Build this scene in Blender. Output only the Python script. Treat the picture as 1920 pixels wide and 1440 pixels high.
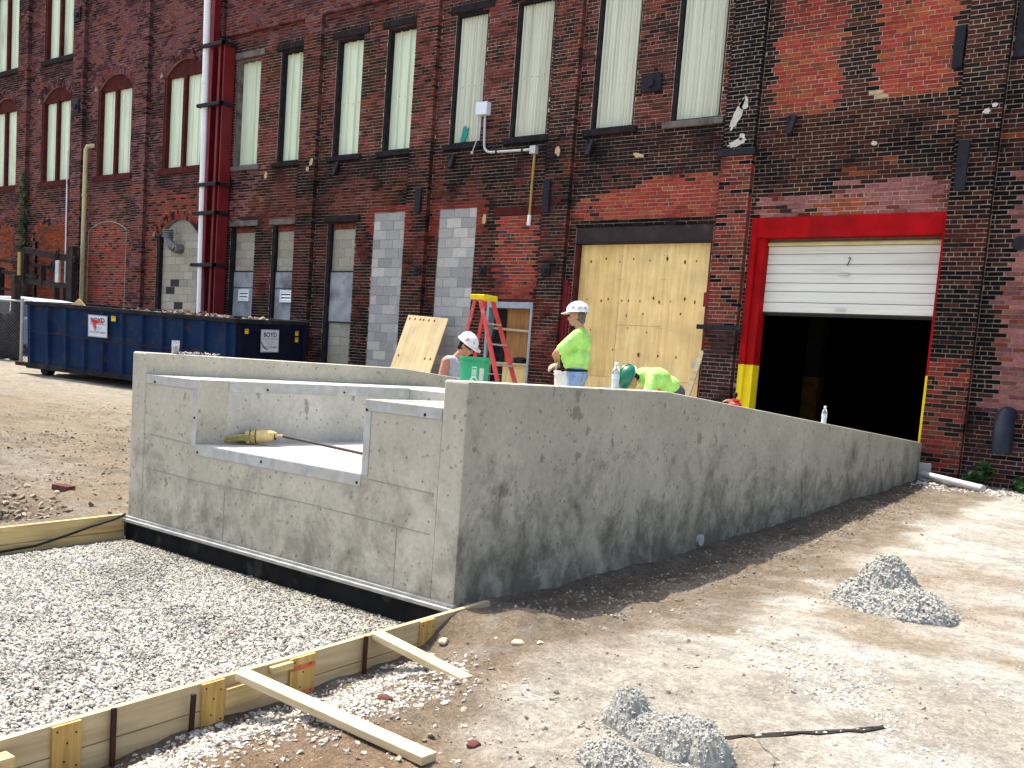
import bpy, bmesh, math, random
import numpy as np
from mathutils import Vector, Matrix

random.seed(7)
RNG = np.random.default_rng(11)
for o in list(bpy.data.objects):
    bpy.data.objects.remove(o)
SC = bpy.context.scene
COL = SC.collection
R = math.radians

# ------------------------------------------------------------------ camera
# world: X runs along the factory front (to the right), Y towards it, Z up; metres
cam_d = bpy.data.cameras.new('camera')
cam = bpy.data.objects.new('camera', cam_d)
COL.objects.link(cam)
SC.camera = cam
_yaw, _pit, _rol = R(-37.41), R(-5.79), R(4.30)
_d = Vector((math.sin(_yaw) * math.cos(_pit), math.cos(_yaw) * math.cos(_pit), math.sin(_pit)))
_r = Vector((math.cos(_yaw), -math.sin(_yaw), 0))
_u = _r.cross(_d)
_c, _s = math.cos(_rol), math.sin(_rol)
_r2, _u2 = _c * _r + _s * _u, -_s * _r + _c * _u
CAMPOS = Vector((0, 0, 1.6))
cam.matrix_world = Matrix(((_r2.x, _u2.x, -_d.x, CAMPOS.x), (_r2.y, _u2.y, -_d.y, CAMPOS.y),
                           (_r2.z, _u2.z, -_d.z, CAMPOS.z), (0, 0, 0, 1)))
cam_d.sensor_fit = 'HORIZONTAL'
cam_d.sensor_width = 36
cam_d.lens = 36 * 1834.5 / 1920
cam_d.shift_y = 152.5 / 1920
cam_d.clip_start = 0.05
cam_d.clip_end = 2000

# ------------------------------------------------------------------ light
SUN_EL, SUN_AZ = R(63.5), R(-88.0)        # azimuth from +Y, clockwise: the sun stands left, a hair behind the front
sun_dir = Vector((math.sin(SUN_AZ) * math.cos(SUN_EL), math.cos(SUN_AZ) * math.cos(SUN_EL), math.sin(SUN_EL)))
world = bpy.data.worlds.new('World')
SC.world = world
world.use_nodes = True
wn = world.node_tree.nodes
wl = world.node_tree.links
bg = wn['Background']
sky = wn.new('ShaderNodeTexSky')
sky.sky_type = 'NISHITA'
sky.sun_disc = False
sky.sun_elevation = SUN_EL
sky.sun_rotation = SUN_AZ
sky.air_density = 1.2
sky.dust_density = 4.0
sky.ozone_density = 0.6
wl.new(sky.outputs[0], bg.inputs[0])
bg.inputs[1].default_value = 0.15
sl = bpy.data.lights.new('sun', 'SUN')
sl.energy = 3.6
sl.angle = R(0.53)
sl.color = (1.0, 0.95, 0.86)
so = bpy.data.objects.new('sun', sl)
COL.objects.link(so)
so.rotation_euler = (-sun_dir).to_track_quat('-Z', 'Y').to_euler()
SC.view_settings.view_transform = 'Standard'
SC.view_settings.look = 'None'
SC.view_settings.gamma = 1.0
SC.view_settings.exposure = 1.18
SC.view_settings.use_curve_mapping = False


# ------------------------------------------------------------------ helpers: noise
def _hash(ix, iy, seed):
    h = (ix.astype(np.int64) * 374761393 + iy.astype(np.int64) * 668265263 + seed * 974634777) & 0xffffffff
    h = ((h ^ (h >> 13)) * 1274126177) & 0xffffffff
    return ((h ^ (h >> 16)) & 0xffff) / 65535.0


def noise(x, y, seed=0):
    x = np.asarray(x, float); y = np.asarray(y, float)
    ix, iy = np.floor(x), np.floor(y)
    fx, fy = x - ix, y - iy
    fx, fy = fx * fx * (3 - 2 * fx), fy * fy * (3 - 2 * fy)
    a, b = _hash(ix, iy, seed), _hash(ix + 1, iy, seed)
    c, d = _hash(ix, iy + 1, seed), _hash(ix + 1, iy + 1, seed)
    return (a * (1 - fx) + b * fx) * (1 - fy) + (c * (1 - fx) + d * fx) * fy


def fbm(x, y, seed=0, o=4):
    s, a, t = 0.0, 1.0, 0.0
    for i in range(o):
        s = s + a * noise(np.asarray(x) * 2 ** i, np.asarray(y) * 2 ** i, seed + i)
        t += a
        a *= 0.5
    return s / t


def sstep(a, b, x):
    t = np.clip((np.asarray(x, float) - a) / (b - a), 0, 1)
    return t * t * (3 - 2 * t)


# ------------------------------------------------------------------ helpers: objects
OFF = {}


def tag(o, label=None, cat=None, group=None, kind=None):
    if label: o['label'] = label
    if cat: o['category'] = cat
    if group: o['group'] = group
    if kind: o['kind'] = kind
    return o


def thing(name, label, cat, loc=(0, 0, 0), group=None, mat=None):
    o = bpy.data.objects.new(name, None)
    o.empty_display_size = 0.2
    COL.objects.link(o)
    if mat is not None:
        o.matrix_world = mat
        OFF[o] = Vector((0, 0, 0))
    else:
        o.location = loc
        OFF[o] = Vector(loc)
    return tag(o, label, cat, group)


def link(name, me, parent=None):
    o = bpy.data.objects.new(name, me)
    COL.objects.link(o)
    if parent is not None:
        o.parent = parent
        OFF[o] = OFF[parent]
    else:
        OFF[o] = Vector((0, 0, 0))
    return o


class MB:
    """collects geometry for ONE mesh object"""
    def __init__(self):
        self.v, self.f = [], []

    def add(self, vs, fs):
        n = len(self.v)
        self.v.extend([tuple(p) for p in vs])
        self.f.extend([tuple(i + n for i in q) for q in fs])
        return self

    def box(self, x0, x1, y0, y1, z0, z1):
        vs = [(x0, y0, z0), (x1, y0, z0), (x1, y1, z0), (x0, y1, z0), (x0, y0, z1), (x1, y0, z1), (x1, y1, z1), (x0, y1, z1)]
        return self.add(vs, [(0, 3, 2, 1), (4, 5, 6, 7), (0, 1, 5, 4), (1, 2, 6, 5), (2, 3, 7, 6), (3, 0, 4, 7)])

    def bar(self, a, b, w, h, up=(0, 0, 1)):
        """rectangular bar from a to b, w across, h along 'up'"""
        a, b = Vector(a), Vector(b)
        t = (b - a).normalized()
        s = t.cross(Vector(up))
        if s.length < 1e-4: s = t.cross(Vector((0, 1, 0)))
        s.normalize()
        n = s.cross(t).normalized()
        s, n = s * w / 2, n * h / 2
        vs = [a - s - n, a + s - n, a + s + n, a - s + n, b - s - n, b + s - n, b + s + n, b - s + n]
        return self.add(vs, [(0, 3, 2, 1), (4, 5, 6, 7), (0, 1, 5, 4), (1, 2, 6, 5), (2, 3, 7, 6), (3, 0, 4, 7)])

    def prism(self, poly, axis, a, b):
        """polygon (two coords) extruded along axis 'x','y','z' from a to b"""
        def P(p, t):
            return {'x': (t, p[0], p[1]), 'y': (p[0], t, p[1]), 'z': (p[0], p[1], t)}[axis]
        n = len(poly)
        vs = [P(p, a) for p in poly] + [P(p, b) for p in poly]
        fs = [tuple(range(n)), tuple(range(2 * n - 1, n - 1, -1))]
        fs += [(i, i + n, (i + 1) % n + n, (i + 1) % n) for i in range(n)]
        return self.add(vs, fs)

    def tube(self, pts, r, seg=10, caps=True):
        pts = [Vector(p) for p in pts]
        rs = r if isinstance(r, (list, tuple)) else [r] * len(pts)
        n0 = len(self.v)
        prev = None
        for i, p in enumerate(pts):
            t = (pts[min(i + 1, len(pts) - 1)] - pts[max(i - 1, 0)]).normalized()
            if prev is None:
                s = t.cross(Vector((0, 0, 1)))
                if s.length < 1e-3: s = t.cross(Vector((0, 1, 0)))
            else:
                s = prev - t * prev.dot(t)
            s.normalize(); prev = s
            n = t.cross(s)
            for k in range(seg):
                a = 2 * math.pi * k / seg
                self.v.append(tuple(p + (s * math.cos(a) + n * math.sin(a)) * rs[i]))
        for i in range(len(pts) - 1):
            for k in range(seg):
                a, b = n0 + i * seg + k, n0 + i * seg + (k + 1) % seg
                self.f.append((a, b, b + seg, a + seg))
        if caps:
            self.f.append(tuple(n0 + k for k in range(seg))[::-1])
            e = n0 + (len(pts) - 1) * seg
            self.f.append(tuple(e + k for k in range(seg)))
        return self

    def lathe(self, prof, c=(0, 0, 0), seg=24, sx=1.0, sy=1.0):
        """profile of (radius, z) turned round the vertical through c"""
        n0 = len(self.v)
        for (r, z) in prof:
            for k in range(seg):
                a = 2 * math.pi * k / seg
                self.v.append((c[0] + r * sx * math.cos(a), c[1] + r * sy * math.sin(a), c[2] + z))
        for i in range(len(prof) - 1):
            for k in range(seg):
                a, b = n0 + i * seg + k, n0 + i * seg + (k + 1) % seg
                self.f.append((a, b, b + seg, a + seg))
        self.f.append(tuple(n0 + k for k in range(seg))[::-1])
        e = n0 + (len(prof) - 1) * seg
        self.f.append(tuple(e + k for k in range(seg)))
        return self

    def build(self, name, mat, parent=None, smooth=False, bevel=0.0, seg=2, kind=None, jitter=0.0):
        off = OFF[parent] if parent is not None else Vector((0, 0, 0))
        v = np.array(self.v, float)
        if jitter:
            v = v + RNG.normal(0, jitter, v.shape)
        v = v - np.array(off)
        me = bpy.data.meshes.new(name)
        me.from_pydata(v.tolist(), [], self.f)
        me.materials.append(mat)
        me.polygons.foreach_set('use_smooth', [bool(smooth)] * len(me.polygons))
        me.update()
        o = link(name, me, parent)
        if bevel:
            m = o.modifiers.new('bevel', 'BEVEL')
            m.width = bevel; m.segments = seg; m.limit_method = 'ANGLE'; m.angle_limit = R(35)
        if smooth:
            try:
                me.set_sharp_from_angle(angle=R(42))
            except Exception:
                pass
        if kind: o['kind'] = kind
        return o


def np_mesh(name, verts, quads, mat, parent=None, cols=None, kind=None, smooth=False, n=4):
    """big mesh straight from numpy arrays; cols = one colour per vertex"""
    off = np.array(OFF[parent]) if parent is not None else np.zeros(3)
    verts = np.asarray(verts, np.float32).reshape(-1, 3) - off.astype(np.float32)
    quads = np.asarray(quads, np.int32).reshape(-1, n)
    me = bpy.data.meshes.new(name)
    me.vertices.add(len(verts)); me.vertices.foreach_set('co', verts.ravel())
    me.loops.add(quads.size); me.loops.foreach_set('vertex_index', quads.ravel())
    me.polygons.add(len(quads))
    me.polygons.foreach_set('loop_start', np.arange(0, quads.size, n, dtype=np.int32))
    me.polygons.foreach_set('loop_total', np.full(len(quads), n, np.int32))
    me.polygons.foreach_set('use_smooth', np.full(len(quads), bool(smooth)))
    me.update(calc_edges=True)
    me.validate()
    if cols is not None:
        at = me.color_attributes.new('Col', 'FLOAT_COLOR', 'POINT')
        c = np.ones((len(verts), 4), np.float32)
        c[:, :3] = cols
        at.data.foreach_set('color', c.ravel())
    me.materials.append(mat)
    o = link(name, me, parent)
    if kind: o['kind'] = kind
    return o


# ------------------------------------------------------------------ materials
class NT:
    def __init__(self, name):
        self.m = bpy.data.materials.new(name)
        self.m.use_nodes = True
        self.t = self.m.node_tree
        self.p = self.t.nodes['Principled BSDF']

    def n(self, typ, **kw):
        nd = self.t.nodes.new(typ)
        for k, v in kw.items():
            if k.startswith('i_'):
                key = k[2:]
                nd.inputs[int(key) if key.isdigit() else key].default_value = v
            else:
                setattr(nd, k, v)
        return nd

    def l(self, a, b):
        self.t.links.new(a, b)

    def coord(self, scale=(1, 1, 1), kind='Object', rot=(0, 0, 0)):
        tc = self.n('ShaderNodeTexCoord')
        mp = self.n('ShaderNodeMapping')
        mp.inputs['Scale'].default_value = scale
        mp.inputs['Rotation'].default_value = rot
        self.l(tc.outputs[kind], mp.inputs[0])
        return mp.outputs[0]

    def noise(self, co, scale, detail=4, rough=0.55, dist=0.0):
        nd = self.n('ShaderNodeTexNoise')
        nd.inputs['Scale'].default_value = scale
        nd.inputs['Detail'].default_value = detail
        nd.inputs['Roughness'].default_value = rough
        nd.inputs['Distortion'].default_value = dist
        self.l(co, nd.inputs['Vector'])
        return nd.outputs[0]

    def ramp(self, fac, stops):
        nd = self.n('ShaderNodeValToRGB')
        e = nd.color_ramp.elements
        while len(e) < len(stops): e.new(0.5)
        for i, (p, c) in enumerate(stops):
            e[i].position = p
            e[i].color = (c, c, c, 1) if isinstance(c, (int, float)) else (*c, 1)
        self.l(fac, nd.inputs[0])
        return nd.outputs[0]

    def mix(self, fac, a, b, mode='MIX'):
        nd = self.n('ShaderNodeMix', data_type='RGBA', blend_type=mode)
        for s, v in ((0, fac), (6, a), (7, b)):
            if hasattr(v, 'is_linked') or hasattr(v, 'links'):
                self.l(v, nd.inputs[s])
            elif isinstance(v, (int, float)) and s == 0:
                nd.inputs[0].default_value = v
            else:
                nd.inputs[s].default_value = (*v, 1) if not isinstance(v, (int, float)) else (v, v, v, 1)
        return nd.outputs[2]

    def math(self, op, a, b=0.0):
        nd = self.n('ShaderNodeMath', operation=op)
        for s, v in ((0, a), (1, b)):
            if isinstance(v, (int, float)): nd.inputs[s].default_value = v
            else: self.l(v, nd.inputs[s])
        return nd.outputs[0]

    def attr(self, name='Col'):
        nd = self.n('ShaderNodeAttribute')
        nd.attribute_name = name
        return nd.outputs['Color']

    def bump(self, h, strength=0.3, dist=0.01):
        nd = self.n('ShaderNodeBump')
        nd.inputs['Strength'].default_value = strength
        nd.inputs['Distance'].default_value = dist
        self.l(h, nd.inputs['Height'])
        self.l(nd.outputs[0], self.p.inputs['Normal'])

    def out(self, col=None, rough=0.8, metal=0.0, spec=None):
        if col is not None:
            if hasattr(col, 'links'): self.l(col, self.p.inputs['Base Color'])
            else: self.p.inputs['Base Color'].default_value = (*col, 1)
        if isinstance(rough, (int, float)): self.p.inputs['Roughness'].default_value = rough
        else: self.l(rough, self.p.inputs['Roughness'])
        self.p.inputs['Metallic'].default_value = metal
        if spec is not None: self.p.inputs['Specular IOR Level'].default_value = spec
        return self.m


def plain(name, col, rough=0.75, metal=0.0, var=0.25, scale=8.0, bump=0.0, stretch=(1, 1, 1), dirt=None, dirt_amt=0.5):
    """painted / plain surface with mottling and optional dirt blotches"""
    t = NT(name)
    co = t.coord(stretch)
    n = t.noise(co, scale, 5)
    f = t.ramp(n, [(0.3, 1 - var), (0.7, 1 + var * 0.6)])
    c = t.mix(1.0, col, f, 'MULTIPLY')
    if dirt is not None:
        n2 = t.noise(co, scale * 0.45, 6, 0.65)
        c = t.mix(t.ramp(n2, [(0.62 - 0.22 * dirt_amt, 0), (0.78 - 0.22 * dirt_amt, 0.9)]), c, dirt)
    if bump: t.bump(t.noise(co, scale * 6, 4), bump, 0.01)
    return t.out(c, rough, metal, 0.5 if rough < .46 else (.06 if rough > .7 else .18))


def mat_brick():
    t = NT('brick_face')
    co = t.coord()
    a = t.attr()
    n1 = t.ramp(t.noise(co, 22, 4, 0.6), [(0.25, 0.62), (0.75, 1.3)])
    n2 = t.ramp(t.noise(co, 90, 3, 0.6), [(0.3, 0.8), (0.7, 1.15)])
    c = t.mix(1.0, t.mix(1.0, a, n1, 'MULTIPLY'), n2, 'MULTIPLY')
    # smudges of old soot and lime wash
    s = t.ramp(t.noise(co, 1.7, 7, 0.68, 0.4), [(0.54, 0), (0.69, 0.42)])
    c = t.mix(s, c, (0.022, 0.018, 0.019))
    w = t.ramp(t.noise(co, 5.1, 6, 0.7), [(0.66, 0), (0.76, 0.22)])
    c = t.mix(w, c, (0.42, 0.34, 0.28))
    t.bump(t.noise(co, 120, 4), 0.5, 0.004)
    return t.out(c, 0.95, 0, 0.03)


def mat_vcol(name, rough=0.95, fine=60, bump=0.4, lo=0.7, hi=1.2, dist=0.006):
    t = NT(name)
    co = t.coord()
    n1 = t.ramp(t.noise(co, fine, 5, 0.6), [(0.25, lo), (0.75, hi)])
    c = t.mix(1.0, t.attr(), n1, 'MULTIPLY')
    t.bump(t.noise(co, fine * 2, 4), bump, dist)
    return t.out(c, rough, 0, 0.04)


def mat_concrete(name, base=(0.49, 0.455, 0.37), stain=0.6, lowk=-0.16, low0=0.12):
    t = NT(name)
    co = t.coord()
    big = t.ramp(t.noise(co, 1.1, 6, 0.62), [(0.3, 0.78), (0.7, 1.12)])
    fine = t.ramp(t.noise(co, 26, 5, 0.6), [(0.25, 0.86), (0.75, 1.1)])
    c = t.mix(1.0, t.mix(1.0, base, big, 'MULTIPLY'), fine, 'MULTIPLY')
    # damp runs, stretched downwards
    co2 = t.coord((1.0, 1.0, 0.85))
    runs = t.noise(co2, 3.4, 9, 0.74, 0.35)
    sep = t.n('ShaderNodeSeparateXYZ')
    tc = t.n('ShaderNodeTexCoord')
    t.l(tc.outputs['Object'], sep.inputs[0])
    low = t.math('MULTIPLY_ADD', sep.outputs[2], lowk)
    t.t.nodes[-1].inputs[2].default_value = low0
    r2 = t.math('ADD', runs, low)
    c = t.mix(t.ramp(r2, [(0.50, 0), (0.74, stain)]), c, (0.075, 0.070, 0.054))
    # rusty green form-oil spots
    sp = t.noise(co, 9.0, 3, 0.5)
    c = t.mix(t.ramp(sp, [(0.655, 0), (0.70, 0.55)]), c, (0.115, 0.11, 0.075))
    sp2 = t.n('ShaderNodeTexVoronoi')
    sp2.inputs['Scale'].default_value = 13
    t.l(co, sp2.inputs['Vector'])
    c = t.mix(t.ramp(sp2.outputs['Distance'], [(0.07, 0.75), (0.17, 0)]), c, (0.13, 0.122, 0.09))
    t.bump(t.noise(co, 45, 5), 0.16, 0.01)
    return t.out(c, 0.9, 0, 0.08)


def mat_wood(name, base, dark, axis=1, scale=1.0, rough=0.75, knots=True):
    t = NT(name)
    st = [14, 14, 14]
    st[axis] = 0.9
    co = t.coord(tuple(s * scale for s in st))
    g = t.noise(co, 1.6, 6, 0.6, 0.6)
    c = t.mix(t.ramp(g, [(0.35, 0), (0.68, 1)]), base, dark)
    co2 = t.coord()
    c = t.mix(1.0, c, t.ramp(t.noise(co2, 2.2, 4), [(0.3, 0.8), (0.7, 1.12)]), 'MULTIPLY')
    if knots:
        ks = [5.5, 5.5, 5.5]
        ks[axis] = 2.4
        v = t.n('ShaderNodeTexVoronoi')
        v.inputs['Scale'].default_value = 1.0
        t.l(t.coord(tuple(s * scale for s in ks)), v.inputs['Vector'])
        c = t.mix(t.ramp(v.outputs['Distance'], [(0.07, 0.9), (0.15, 0)]), c, (0.13, 0.055, 0.02))
    t.bump(g, 0.12, 0.004)
    return t.out(c, rough)


M = {}
M['brick'] = mat_brick()
M['mortar'] = mat_vcol('mortar', 0.95, 40, 0.4, 0.75, 1.15)
def mat_ground():
    t = NT('ground')
    co = t.coord()
    a = t.attr()
    for sc_, lo, hi in ((2.6, .84, 1.13), (11, .72, 1.22), (42, .66, 1.28), (150, .74, 1.22)):
        a = t.mix(1.0, a, t.ramp(t.noise(co, sc_, 5, .62), [(.28, lo), (.72, hi)]), 'MULTIPLY')
    v = t.n('ShaderNodeTexVoronoi')
    v.inputs['Scale'].default_value = 70
    t.l(co, v.inputs['Vector'])
    gate = t.ramp(t.noise(co, 3.1, 4), [(.45, 0), (.62, .55)])
    a = t.mix(t.math('MULTIPLY', t.ramp(v.outputs['Distance'], [(.12, 1), (.3, 0)]), gate), a, (.60, .55, .47))
    v2 = t.n('ShaderNodeTexVoronoi')
    v2.inputs['Scale'].default_value = 31
    t.l(co, v2.inputs['Vector'])
    gate2 = t.ramp(t.noise(co, 1.9, 4), [(.5, 0), (.66, .7)])
    a = t.mix(t.math('MULTIPLY', t.ramp(v2.outputs['Distance'], [(.10, 1), (.2, 0)]), gate2), a, (.12, .085, .06))
    h = t.math('ADD', t.noise(co, 30, 6, .7), t.math('MULTIPLY', t.noise(co, 160, 4, .7), .6))
    t.bump(h, 1.0, .03)
    return t.out(a, .97, 0, .15)


M['ground'] = mat_ground()
M['stone'] = mat_vcol('stone', 0.9, 70, 0.5, 0.8, 1.15)
M['concrete'] = mat_concrete('concrete_wall')
M['concrete_shaded'] = mat_concrete('concrete_side_wall', (0.40, 0.372, 0.295), 0.80, -0.25, 0.205)  # darker base paints in the shade on the side wall, plus damp stains
M['concrete_lit'] = mat_concrete('concrete_slab', (0.52, 0.50, 0.44), 0.25)
M['block'] = mat_vcol('block', 0.95, 30, 0.35, 0.8, 1.12)
M['steel_edge'] = plain('galvanised_edge', (0.44, 0.445, 0.435), 0.7, 0.0, 0.28, 9, dirt=(.42, .40, .34), dirt_amt=.65)
M['black'] = plain('black_footing', (0.012, 0.012, 0.013), 0.8, 0, 0.4, 6, dirt=(0.06, 0.055, 0.045), dirt_amt=0.3)
M['ledge'] = plain('ledge_strip', (0.34, 0.335, 0.31), 0.8, 0.0, 0.25, 12)
M['lumber'] = mat_wood('lumber', (0.62, 0.47, 0.22), (0.40, 0.27, 0.10), 1)
M['lumber_grey'] = mat_wood('lumber_weathered', (0.55, 0.425, 0.245), (0.41, 0.30, 0.15), 1)
M['lumber_x'] = mat_wood('lumber_brace', (0.60, 0.49, 0.31), (0.45, 0.34, 0.18), 0)
M['cleat'] = mat_wood('plywood_cleat', (0.60, 0.39, 0.12), (0.36, 0.2, 0.045), 2, knots=False)
M['ply'] = mat_wood('plywood_sheet', (0.84, 0.63, 0.29), (0.70, 0.47, 0.17), 2, 0.7, knots=False)
M['ply_b'] = mat_wood('plywood_sheet_darker', (0.78, 0.57, 0.24), (0.62, 0.40, 0.13), 2, 0.55, knots=False)
M['ply_dark'] = mat_wood('plywood_aged', (0.42, 0.20, 0.06), (0.24, 0.1, 0.03), 2, 0.9)
M['ply_pale'] = mat_wood('plywood_pale', (0.60, 0.47, 0.27), (0.48, 0.35, 0.17), 2, 0.7, knots=False)
M['darkwood'] = plain('sooty_timber', (0.022, 0.020, 0.023), 0.85, 0, 0.5, 9, 0.3)
M['redwood'] = plain('dark_red_timber', (0.075, 0.016, 0.014), 0.8, 0, 0.4, 6)
M['stone_lintel'] = plain('stone_lintel', (0.16, 0.145, 0.13), 0.9, 0, 0.4, 5, 0.3, dirt=(0.04, 0.035, 0.035), dirt_amt=0.5)
M['panel_flat'] = plain('ribbed_sheet', (0.68, 0.77, 0.58), 0.55, 0, 0.10, 1.2, stretch=(3, 3, 0.6), dirt=(0.36, 0.36, 0.26), dirt_amt=0.12)
M['panel_corr'] = plain('corrugated_sheet', (0.70, 0.72, 0.60), 0.6, 0, 0.20, 1.4, stretch=(13, 13, 0.25), dirt=(0.36, 0.33, 0.22), dirt_amt=0.25)  # upright streaks: some grime, and painted shading for the corrugations
M['board_grey'] = plain('grey_board', (0.30, 0.32, 0.34), 0.8, 0, 0.3, 3, dirt=(0.12, 0.13, 0.14), dirt_amt=0.4)
M['red_steel'] = plain('red_steel', (0.17, 0.014, 0.018), 0.6, 0, 0.3, 3, dirt=(0.10, 0.015, 0.018), dirt_amt=0.45)
M['red_paint'] = plain('red_door_frame', (0.33, 0.005, 0.007), 0.75, 0, 0.3, 3, dirt=(0.13, 0.008, 0.010), dirt_amt=0.42)
M['yellow_paint'] = plain('yellow_paint', (0.80, 0.60, 0.015), 0.5, 0, 0.12, 5, dirt=(0.4, 0.3, 0.03), dirt_amt=0.15)
M['iron'] = plain('black_iron', (0.018, 0.019, 0.026), 0.7, 0.2, 0.4, 10)
M['rust'] = plain('rusty_steel', (0.07, 0.03, 0.02), 0.85, 0, 0.5, 6, dirt=(0.025, 0.02, 0.02), dirt_amt=0.6)
M['white_pipe'] = plain('white_pipe', (0.80, 0.82, 0.84), 0.4, 0, 0.06, 2)
M['beige_pipe'] = plain('beige_pipe', (0.50, 0.45, 0.24), 0.6, 0, 0.15, 4)
M['grey_pipe'] = plain('grey_conduit', (0.48, 0.48, 0.49), 0.45, 0.3, 0.12, 6)
M['yellow_pipe'] = plain('ochre_pipe', (0.36, 0.25, 0.07), 0.6, 0, 0.2, 5)
M['box_white'] = plain('white_box', (0.66, 0.72, 0.80), 0.45, 0, 0.06, 4)
M['door_white'] = plain('roller_door', (0.63, 0.63, 0.59), 0.5, 0, 0.07, 2, stretch=(0.5, 1, 3), dirt=(0.5, 0.49, 0.44), dirt_amt=0.25)
M['door_line'] = plain('roller_joint', (0.16, 0.15, 0.13), 0.8)
M['rubber'] = plain('rubber', (0.015, 0.015, 0.016), 0.7)
M['teal'] = plain('teal_cloth', (0.02, 0.30, 0.26), 0.7)
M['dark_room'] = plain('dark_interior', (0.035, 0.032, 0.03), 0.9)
M['room_floor'] = plain('dusty_floor', (0.07, 0.065, 0.06), 0.9)


# ------------------------------------------------------------------ ground
def gz(X, Y):
    X = np.asarray(X, float); Y = np.asarray(Y, float)
    z = 0.02 + 0.045 * np.clip(Y - 7.6, 0, 7.9)
    z = z - 0.055 * np.clip(4.8 - Y, 0, 4.0)
    z = z + 0.0285 * np.clip(-9.0 - X, 0, 30)
    # trench along the outer form board
    z = z - 0.17 * np.exp(-((X + 3.86) / 0.36) ** 2) * sstep(4.75, 4.2, Y)
    # spoil heap at the dock corner
    z = z + 0.10 * np.exp(-(((X + 3.42) / 0.24) ** 2 + ((Y - 4.80) / 0.20) ** 2))
    # shallow gutter along the dock wall
    z = z - 0.05 * np.exp(-((X + 3.75) / 0.22) ** 2) * sstep(5.0, 5.5, Y) * sstep(15, 11, Y)
    # dug hole left of the form
    z = z - 0.22 * np.exp(-(((X + 8.95) / 0.42) ** 2 + ((Y - 4.12) / 0.32) ** 2))
    # apron bed between the forms
    ap = (X > -7.965) & (X < -3.953) & (Y < 4.83) & (Y > -3)
    z = np.where(ap, -0.19 - 0.028 * np.clip(4.78 - Y, 0, 6), z)
    # under the dock
    dk = (X > -7.90) & (X < -4.10) & (Y >= 4.83) & (Y < 15.4)
    return np.where(dk, -0.25, z)


def ground_h(X, Y):
    """height of the ground with its bumps, ruts and scuffs"""
    X = np.asarray(X, float); Y = np.asarray(Y, float)
    ap = (X > -7.965) & (X < -3.953) & (Y < 4.83) & (Y > -3)
    rough = fbm(X * 1.3, Y * 1.3, 3, 3) - .5
    fine = fbm(X * 7, Y * 7, 9, 3) - .5
    loose = np.clip(sstep(-2.4, -3.2, X) + sstep(4.6, 3.4, Y) * sstep(-1.6, -2.4, X), 0, 1)
    foot = np.clip(fbm(X * 3.4, Y * 3.4, 57, 2) - .55, 0, 1) * .10 * (.35 + .65 * loose)
    rut = .008 * np.sin((X * .93 + Y * .22 + .25 * rough) * 14.0) * sstep(.5, .62, fbm(X * .5, Y * .35, 83, 3)) * sstep(-2.6, -1.9, X)
    return gz(X, Y) + np.where(ap, 0, rough * .045 + fine * (.012 + .035 * loose) + rut - foot)


def gzs(x, y):
    return float(ground_h(np.array([x]), np.array([y]))[0])


def grid_lines(a, b, step, lo, hi, n):
    core = np.arange(a, b + 1e-6, step)
    left = a - np.geomspace(step * 2, a - lo, n)
    right = b + np.geomspace(step * 2, hi - b, n)
    return np.concatenate([left[::-1], core, right])


def ground_col(Xg, Yg, ap):
    # colour map: brown earth, pale dust, grey fines
    brown = np.array([0.190, 0.147, 0.102]); dust = np.array([0.455, 0.432, 0.380]); grey = np.array([0.31, 0.292, 0.255])
    tan = np.array([0.295, 0.245, 0.182]); dark = np.array([0.115, 0.085, 0.062])
    n1 = fbm(Xg * 0.55, Yg * 0.55, 21, 5); n2 = fbm(Xg * 2.3, Yg * 2.3, 31, 4); n3 = fbm(Xg * 6, Yg * 6, 41, 3)
    right = sstep(-3.35, -2.6, Xg + (n2 - 0.5) * 1.4 + (n1 - .5) * 1.0)
    c = tan[None, None] * np.ones(Xg.shape + (1,))
    def lay(c, w, col):
        w = np.clip(w, 0, 1)[..., None]
        return c * (1 - w) + col * w
    left = sstep(-6, -8, Xg)
    c = lay(c, left * sstep(0.46, 0.60, n1 * 0.6 + n2 * 0.4) * 0.75, grey)
    c = lay(c, left * sstep(0.55, 0.66, n2) * 0.6, brown)
    c = lay(c, left * sstep(8.0, 11.0, Yg) * 0.55, dust)
    c = lay(c, right * sstep(0.30, 0.52, n1 * 0.5 + n2 * 0.5), dust)
    c = lay(c, right * sstep(0.56, 0.64, n1 * 0.3 + n3 * 0.3 + n2 * 0.4) * 0.7, grey)
    c = lay(c, right * sstep(0.52, 0.60, fbm(Xg * 0.9, Yg * 0.9, 77, 4)) * 0.42, tan)
    strip = sstep(-6, -4, Xg) * sstep(-2.5, -3.2, Xg + (n2 - 0.5) * 0.9)
    c = lay(c, strip * 0.8, brown)
    c = lay(c, strip * sstep(0.55, 0.7, n3) * 0.5, grey)
    c = lay(c, strip * sstep(5.2, 3.9, Yg) * sstep(.38, .6, n2) * 0.7, np.array([0.19, 0.130, 0.080]))
    low = sstep(3.55, 2.7, Yg + (n2 - .5) * 1.2) * sstep(-4.2, -3.6, Xg) * sstep(-1.4, -2.3, Xg + (n2 - .5))
    c = lay(c, low * 0.85, np.array([0.215, 0.142, 0.085]))
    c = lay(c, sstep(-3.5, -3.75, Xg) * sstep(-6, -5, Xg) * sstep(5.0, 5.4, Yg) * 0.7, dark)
    hole = np.exp(-(((Xg + 8.95) / 0.5) ** 2 + ((Yg - 4.12) / 0.4) ** 2))
    c = lay(c, hole * 0.9, dark)
    c = c * (1 - .24 * left[..., None] * np.array([.9, 1.0, 1.2]))
    c = lay(c, ap * 1.0, grey * 0.8)
    return c * (1.08 + .10 * right[..., None])


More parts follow.
